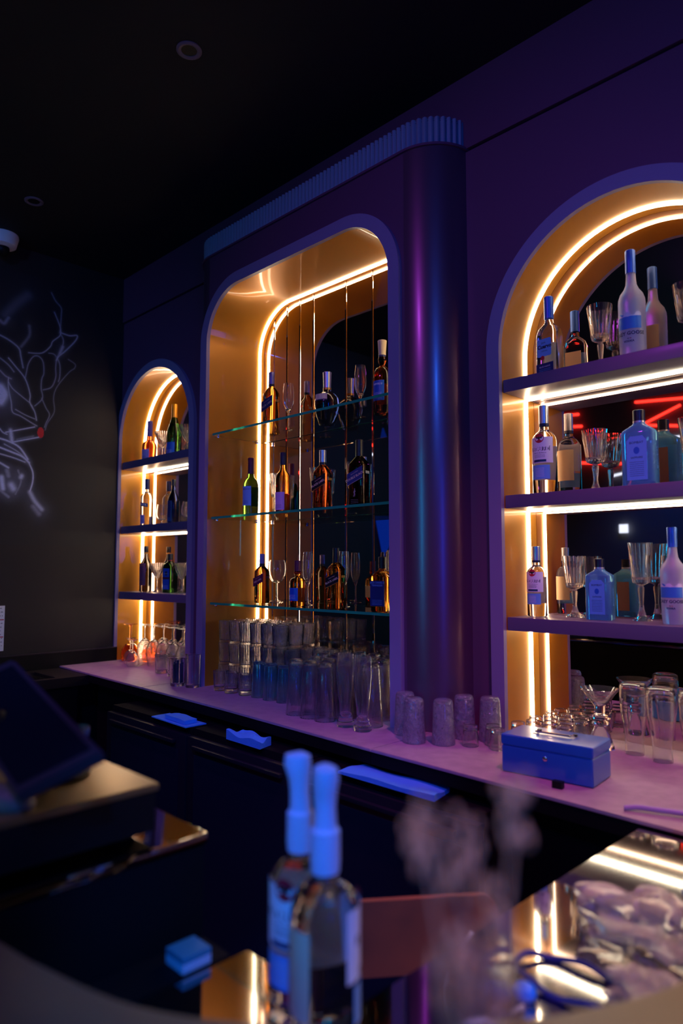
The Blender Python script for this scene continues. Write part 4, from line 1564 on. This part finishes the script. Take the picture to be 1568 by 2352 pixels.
# ------------------------------------------------------------------ blurred glass with dried stems, right by the lens
GX, GY, GZ = -.190, .278, 1.1008
t = thing('drinking_glass', 'tall ribbed glass holding dried stems, very close and blurred', 'glass', (GX, GY, GZ))
o = tumbler('tumbler', None, .225, .016, .0185, M['glass'], 12, .05, base=.014, seg=36)
del o['category']
o.parent = t
rr = random.Random(11)
M['dried'] = mat('dried_stem', (.50, .28, .15, 1), .8)
t2 = thing('dried_flowers', 'bunch of pale brown dried flowers standing in the blurred glass', 'dried flowers', (GX, GY, GZ + .0155))
for i, (dx, dz, hx) in enumerate(((-.050, .235, .010), (-.022, .222, .013), (.012, .200, .012), (.040, .240, .011), (-.030, .172, .012), (.018, .155, .013), (-.004, .180, .010))):
    bm = bmesh.new()
    ex, ey = dx * .7, dx * .7 + rr.uniform(-.01, .01)
    add_tube(bm, smooth_path([(-ex * .25, -ey * .25, .002), (ex * .25, ey * .25, dz * .5), (ex, ey, dz)], 5), .0016, 6)
    st_ = obj('stem', bm, M['dried'], t2)
    bm = bmesh.new()
    for k in range(26):
        a = rr.random() * 2 * PI
        q = hx * 1.6 * rr.uniform(.3, 1.0)
        z = dz + rr.uniform(-.016, .014)
        r = bmesh.ops.create_icosphere(bm, subdivisions=1, radius=.0032 * rr.uniform(.7, 1.3))
        for v in r['verts']:
            v.co += Vector((ex + q * math.cos(a), ey + q * math.sin(a), z))
    b_ = obj('blossom', bm, M['dried'], st_)
t2.scale = (.50, .50, 1.13)

# ------------------------------------------------------------------ chair in the aisle
t = thing('bar_chair', 'reddish plywood chair back standing in the aisle behind the blurred glass', 'chair', (-.80, 1.02, 0))
bm = bmesh.new()
N_ = 14
F, B = [], []
out = rect(-.17, .775, .17, .905, .03, 5)
for x, z in out:
    yb = 1.02 - .35 * (x * x)
    F.append(bm.verts.new((x, yb, z)))
    B.append(bm.verts.new((x, yb + .012, z)))
bm.faces.new(F); bm.faces.new(B[::-1])
for i in range(len(F)):
    j = (i + 1) % len(F)
    bm.faces.new((F[i], B[i], B[j], F[j]))
o = obj('backrest', bm, M['board'], t, True, 40)
o.data.transform(Matrix.Translation((0, -1.04, 0)))
box('seat', (-.19, .0, .44), (.19, .36, .458), M['board'], t, .006)
for sx in (-1, 1):
    bm = bmesh.new()
    add_tube(bm, [(sx * .17, -.03, .003), (sx * .165, -.012, .44), (sx * .13, -.012, .85)], .009, 8)
    obj('leg', bm, M['black'], t)
    bm = bmesh.new()
    add_tube(bm, [(sx * .17, .34, .003), (sx * .16, .31, .44)], .009, 8)
    obj('leg', bm, M['black'], t)
t.rotation_euler = (0, 0, R(52))
t.location = (-.86, 1.02, 0)

# ------------------------------------------------------------------ camera dome, ceiling spot, notice
t = thing('dome_camera', 'white dome security camera on the ceiling above the mural', 'security camera', (-3.80, 1.255, ZC))
bm = bmesh.new()
add_lathe(bm, [(0, -.0005), (.078, -.0005), (.080, -.012), (.068, -.060), (.050, -.068), (0, -.068)], 36)
obj('housing', bm, M['white'], t)
bm = bmesh.new()
bmesh.ops.create_uvsphere(bm, u_segments=28, v_segments=16, radius=.036)
for v in bm.verts: v.co.z = v.co.z - .078
obj('lens_ball', bm, M['black'], t)
t.rotation_euler = (0, 0, 0)
t = thing('ceiling_downlight', 'round unlit downlight in the black ceiling', 'ceiling light', (-1.955, 1.22, ZC))
bm = bmesh.new()
add_lathe(bm, [(.027, -.0004), (.043, -.0004), (.043, -.004), (.036, -.007), (.027, -.004), (.027, -.0004)], 40)
obj('trim_ring', bm, paint('dim_ring', (110, 95, 110), .5), t)
bm = bmesh.new()
add_lathe(bm, [(0, -.0006), (.0268, -.0006), (.0268, -.0016), (0, -.0016)], 32)
obj('lens', bm, M['black'], t)
o = dup(t, (-3.33, 1.235, ZC), None, 'second round unlit downlight, far left in the black ceiling')
t = thing('wall_notice', 'white printed notice on the left wall, cut by the picture edge', 'notice', (XL + .001, 1.25, 1.18))
box('sheet', (0, -.115, -.118), (.002, .115, .118), M['white'], t)
bm = bmesh.new()
for z in (-.045, .045):
    add_box(bm, (.0021, -.11, z - .0025), (.0026, .112, z + .0025))
obj('red_rules', bm, RED, t, False)
bm = bmesh.new()
rr = random.Random(4)
for k in range(11):
    z = .105 - k * .0195
    y = -.10
    while y < .104:
        l = rr.uniform(.006, .022)
        add_box(bm, (.0021, y, z - .002), (.0025, min(y + l, .106), z + .001))
        y += l + .006
obj('small_print', bm, INK, t, False)

# ------------------------------------------------------------------ lights and screens on the far side of the room (seen in the mirrors)
M['neon_red'] = light_mat('red_neon', (1.0, 0.03, 0.02, 1), 6)
M['neon_white'] = light_mat('cool_neon', (.55, .75, 1.0, 1), 3)
M['blue_tube'] = light_mat('blue_tube', (0.003, 0.06, 1.0, 1), 18)
M['cyan_tube'] = light_mat('cyan_tube', (0.0, 0.48, 1.0, 1), 20)
M['blue_screen'] = light_mat('blue_screen', (0.004, 0.05, 0.75, 1), .55)
WY = YF + .03


def neon(label, a, b, m, grp=None):
    bm = bmesh.new()
    add_tube(bm, [(a[0], WY, a[1]), (b[0], WY, b[1])], .013, 8)
    o = obj('neon_tube', bm, m)
    tag(o, label, 'neon tube', grp)
    return o


k_ = (2.205 * 2 + 2.87) / 8.91


def mp(x, z):
    return (x * k_, min(1.5 + (z - 1.5) * k_, ZC - .03))


RG = 'red neon tubes on the wall facing the bar'
for lb, a, b in (('uppermost horizontal red neon tube of the zigzag', (-3.57, 3.64), (-2.6, 3.54)),
                 ('diagonal red neon tube of the zigzag', (-3.458, 3.325), (-3.02, 3.49)),
                 ('lower horizontal red neon tube of the zigzag', (-3.453, 3.299), (-2.7, 3.18)),
                 ('short red neon tube left of the zigzag', (-4.632, 3.446), (-4.295, 3.409)),
                 ('shortest red neon tube, highest on the left', (-4.596, 3.60), (-4.337, 3.58)),
                 ('long red neon tube low on the wall', (-4.44, 2.925), (-3.733, 2.838))):
    neon(lb, mp(*a), mp(*b), M['neon_red'])
neon('cool white neon tube crossing the blue wash', mp(-3.919, 2.69), mp(-3.728, 2.717), M['neon_white'])
neon('cool white neon tube right of the red zigzag', mp(-3.216, 3.10), mp(-2.7, 3.10), M['neon_white'])
t_ = box('light_panel', (-1.18, YF + .004, 1.35), (-1.0, YF + .03, 2.7), M['cyan_tube'])
tag(t_, 'tall cyan light panel on the wall facing the bar', 'light panel')
t_ = box('light_panel', (XR_ - .03, -1.50, 1.25), (XR_ - .004, -1.18, 2.6), M['blue_tube'])
tag(t_, 'tall blue light panel on the right wall', 'light panel')
o = box('small_screen', (-3.12, WY + .005, 1.86), (-3.03, WY + .02, 1.95), M['neon_white'])
tag(o, 'tiny bright screen on the wall facing the bar', 'screen')
bm = bmesh.new()
for (a, b, c) in (((0, 0), (.34, .02), (.10, -.36)), ((.44, .0), (.80, .02), (.78, -.40))):
    vs = []
    for (y, z) in (a, b, c):
        vs.append(bm.verts.new((XL + .012, .10 - y, 1.93 + z)))
    f = bm.faces.new(vs)
    r = bmesh.ops.extrude_face_region(bm, geom=[f])
    for v in r['geom']:
        if isinstance(v, bmesh.types.BMVert): v.co.x += .012
tag(obj('blue_wall_panels', bm, M['blue_screen']), 'two blue glowing triangles on the left wall', 'light panel')

# ------------------------------------------------------------------ painted mural on the left wall
MURAL=[
([(1.288, 2.743), (1.338, 2.725), (1.387, 2.693), (1.399, 2.65), (1.413, 2.59)],0.0038,0.35),
([(1.292, 2.619), (1.336, 2.59), (1.366, 2.558)],0.0032,0.30),
([(1.335, 2.628), (1.372, 2.59), (1.426, 2.531), (1.455, 2.451), (1.456, 2.404), (1.484, 2.355), (1.495, 2.31)],0.0026,0.50),
([(1.426, 2.531), (1.432, 2.571), (1.441, 2.62), (1.466, 2.664), (1.496, 2.671), (1.52, 2.644), (1.526, 2.582), (1.516, 2.548), (1.514, 2.493), (1.523, 2.439), (1.483, 2.389)],0.0026,0.30),
([(1.439, 2.68), (1.511, 2.694), (1.556, 2.74), (1.57, 2.775), (1.609, 2.817), (1.611, 2.858), (1.594, 2.902), (1.573, 2.945)],0.0026,0.35),
([(1.553, 3.053), (1.578, 3.012), (1.611, 2.98), (1.613, 2.939), (1.611, 2.874), (1.608, 2.833)],0.0026,0.25),
([(1.616, 2.835), (1.665, 2.83), (1.709, 2.841), (1.698, 2.805), (1.643, 2.735), (1.605, 2.694), (1.593, 2.668)],0.0032,0.40),
([(1.608, 2.833), (1.629, 2.797), (1.623, 2.747), (1.597, 2.685), (1.591, 2.627), (1.593, 2.571), (1.571, 2.511), (1.525, 2.487)],0.0026,0.30),
([(1.597, 2.685), (1.614, 2.648), (1.616, 2.584), (1.609, 2.55)],0.0026,0.30),
([(1.661, 2.69), (1.702, 2.67), (1.699, 2.645), (1.671, 2.619), (1.617, 2.544), (1.591, 2.491), (1.585, 2.442), (1.591, 2.372), (1.555, 2.303), (1.544, 2.262)],0.0019,0.25),
([(1.339, 2.499), (1.362, 2.465), (1.415, 2.428), (1.46, 2.397), (1.476, 2.369)],0.0019,0.45),
([(1.339, 2.522), (1.34, 2.469), (1.358, 2.388), (1.367, 2.336), (1.411, 2.32), (1.471, 2.291), (1.498, 2.279)],0.0026,0.40),
([(1.381, 2.353), (1.433, 2.331), (1.486, 2.316)],0.0019,0.45),
([(1.519, 2.439), (1.544, 2.388), (1.565, 2.352), (1.547, 2.302), (1.54, 2.277)],0.0019,0.35),
([(1.549, 2.702), (1.581, 2.701), (1.605, 2.67)],0.0019,0.30),
([(1.295, 2.551), (1.324, 2.526), (1.353, 2.517)],0.0038,0.30),
([(1.285, 2.823), (1.306, 2.813), (1.327, 2.849)],0.0089,0.20),
([(1.398, 2.704), (1.44, 2.776), (1.438, 2.831)],0.0077,0.14),
([(1.424, 3.001), (1.367, 2.938), (1.312, 2.861)],0.0255,0.08),
([(1.627, 2.756), (1.612, 2.712)],0.0089,0.35),
([(1.335, 2.221), (1.487, 2.272)],0.0026,0.70),
([(1.373, 2.173), (1.515, 2.219)],0.0026,0.80),
([(1.36, 2.235), (1.369, 2.178)],0.0102,0.60),
([(1.394, 2.189), (1.481, 2.218)],0.0064,0.20),
([(1.306, 2.236), (1.321, 2.219), (1.343, 2.211)],0.0032,0.60),
([(1.308, 2.184), (1.351, 2.175), (1.41, 2.148), (1.456, 2.088)],0.0045,0.75),
([(1.31, 2.136), (1.375, 2.117), (1.426, 2.1), (1.464, 2.07)],0.0045,0.75),
([(1.311, 2.102), (1.383, 2.088), (1.442, 2.071)],0.0032,0.60),
([(1.33, 2.157), (1.396, 2.127), (1.441, 2.094)],0.0032,0.50),
([(1.46, 2.073), (1.484, 2.022), (1.486, 1.969), (1.473, 1.914)],0.0032,0.80),
([(1.313, 2.054), (1.356, 2.032)],0.0051,0.60),
([(1.374, 1.94), (1.385, 1.922)],0.0166,0.60),
([(1.426, 1.994), (1.423, 1.986)],0.0115,0.60),
([(1.323, 1.977), (1.332, 1.918)],0.0128,0.70),
([(1.318, 1.909), (1.362, 1.876)],0.0089,0.30),
([(1.397, 1.893), (1.424, 1.963), (1.407, 2.022)],0.0064,0.25),
([(1.358, 1.987), (1.35, 2.017)],0.0140,0.30),
([(1.473, 1.91), (1.501, 1.862), (1.54, 1.819)],0.0115,0.50),
([(1.495, 1.832), (1.526, 1.795)],0.0153,0.25),
([(1.298, 2.457), (1.317, 2.426), (1.301, 2.386)],0.0217,1.00),
]
y0, y1, z0, z1 = 0.95, 1.85, 1.62, 3.12
ny, nz = 330, 550
Y, Z = np.meshgrid(np.linspace(y0, y1, ny), np.linspace(z0, z1, nz))
A = np.zeros_like(Y)


def sd_seg(Y, Z, a, b):
    ax, az = a; bx, bz = b
    dx, dz = bx - ax, bz - az
    t_ = np.clip(((Y - ax) * dx + (Z - az) * dz) / (dx * dx + dz * dz + 1e-12), 0, 1)
    return np.hypot(Y - ax - t_ * dx, Z - az - t_ * dz)


for pts, w_, b_ in MURAL:
    sp_ = [(p.x, p.y) for p in smooth_path([(p[0], p[1], 0) for p in pts], 5)] if len(pts) > 2 else pts
    D_ = np.full_like(Y, 9.0)
    for a, b in zip(sp_[:-1], sp_[1:]):
        D_ = np.minimum(D_, sd_seg(Y, Z, a, b))
    A = np.maximum(A, b_ * np.exp(-(D_ / (w_ * 1.0)) ** 2)) + 0.10 * b_ * np.exp(-(D_ / (w_ * 4)) ** 2)
A = np.clip(A * 1.3, 0, 1)
rnd_ = np.random.RandomState(2).rand(*A.shape)
A = A * (.9 + .2 * rnd_)
tip = np.hypot((Y - 1.520) / .018, (Z - 2.245) / .030) < 1
Cc = np.zeros(A.shape + (4,))
base = np.array([.014, .012, .014])
pc = np.array([.62, .66, .85])
Cc[..., :3] = base + A[..., None] * pc
Cc[tip, :3] = (.75, .02, .03)
Cc[..., 3] = 1
V = np.stack([np.full(Y.size, XL + .0012), Y.ravel(), Z.ravel()], 1)
idx = np.arange(Y.size).reshape(nz, ny)
Fq = np.stack([idx[:-1, :-1].ravel(), idx[:-1, 1:].ravel(), idx[1:, 1:].ravel(), idx[1:, :-1].ravel()], 1)
me = bpy.data.meshes.new('mural')
me.vertices.add(len(V)); me.vertices.foreach_set('co', V.ravel())
me.loops.add(Fq.size); me.loops.foreach_set('vertex_index', Fq.ravel())
me.polygons.add(len(Fq)); me.polygons.foreach_set('loop_start', np.arange(0, Fq.size, 4))
me.update(calc_edges=True)
at_ = me.color_attributes.new('paint', 'FLOAT_COLOR', 'POINT')
at_.data.foreach_set('color', Cc.reshape(-1))
mm = mat('mural_paint', (1, 1, 1, 1), .6)
vc = mm.node_tree.nodes.new('ShaderNodeVertexColor')
vc.layer_name = 'paint'
mm.node_tree.links.new(vc.outputs[0], mm.node_tree.nodes['Principled BSDF'].inputs['Base Color'])
me.materials.append(mm)
o = bpy.data.objects.new('mural', me)
COL.objects.link(o)
tag(o, 'airbrushed mural of a hooded figure smoking, smoke curling up the black wall', 'mural')
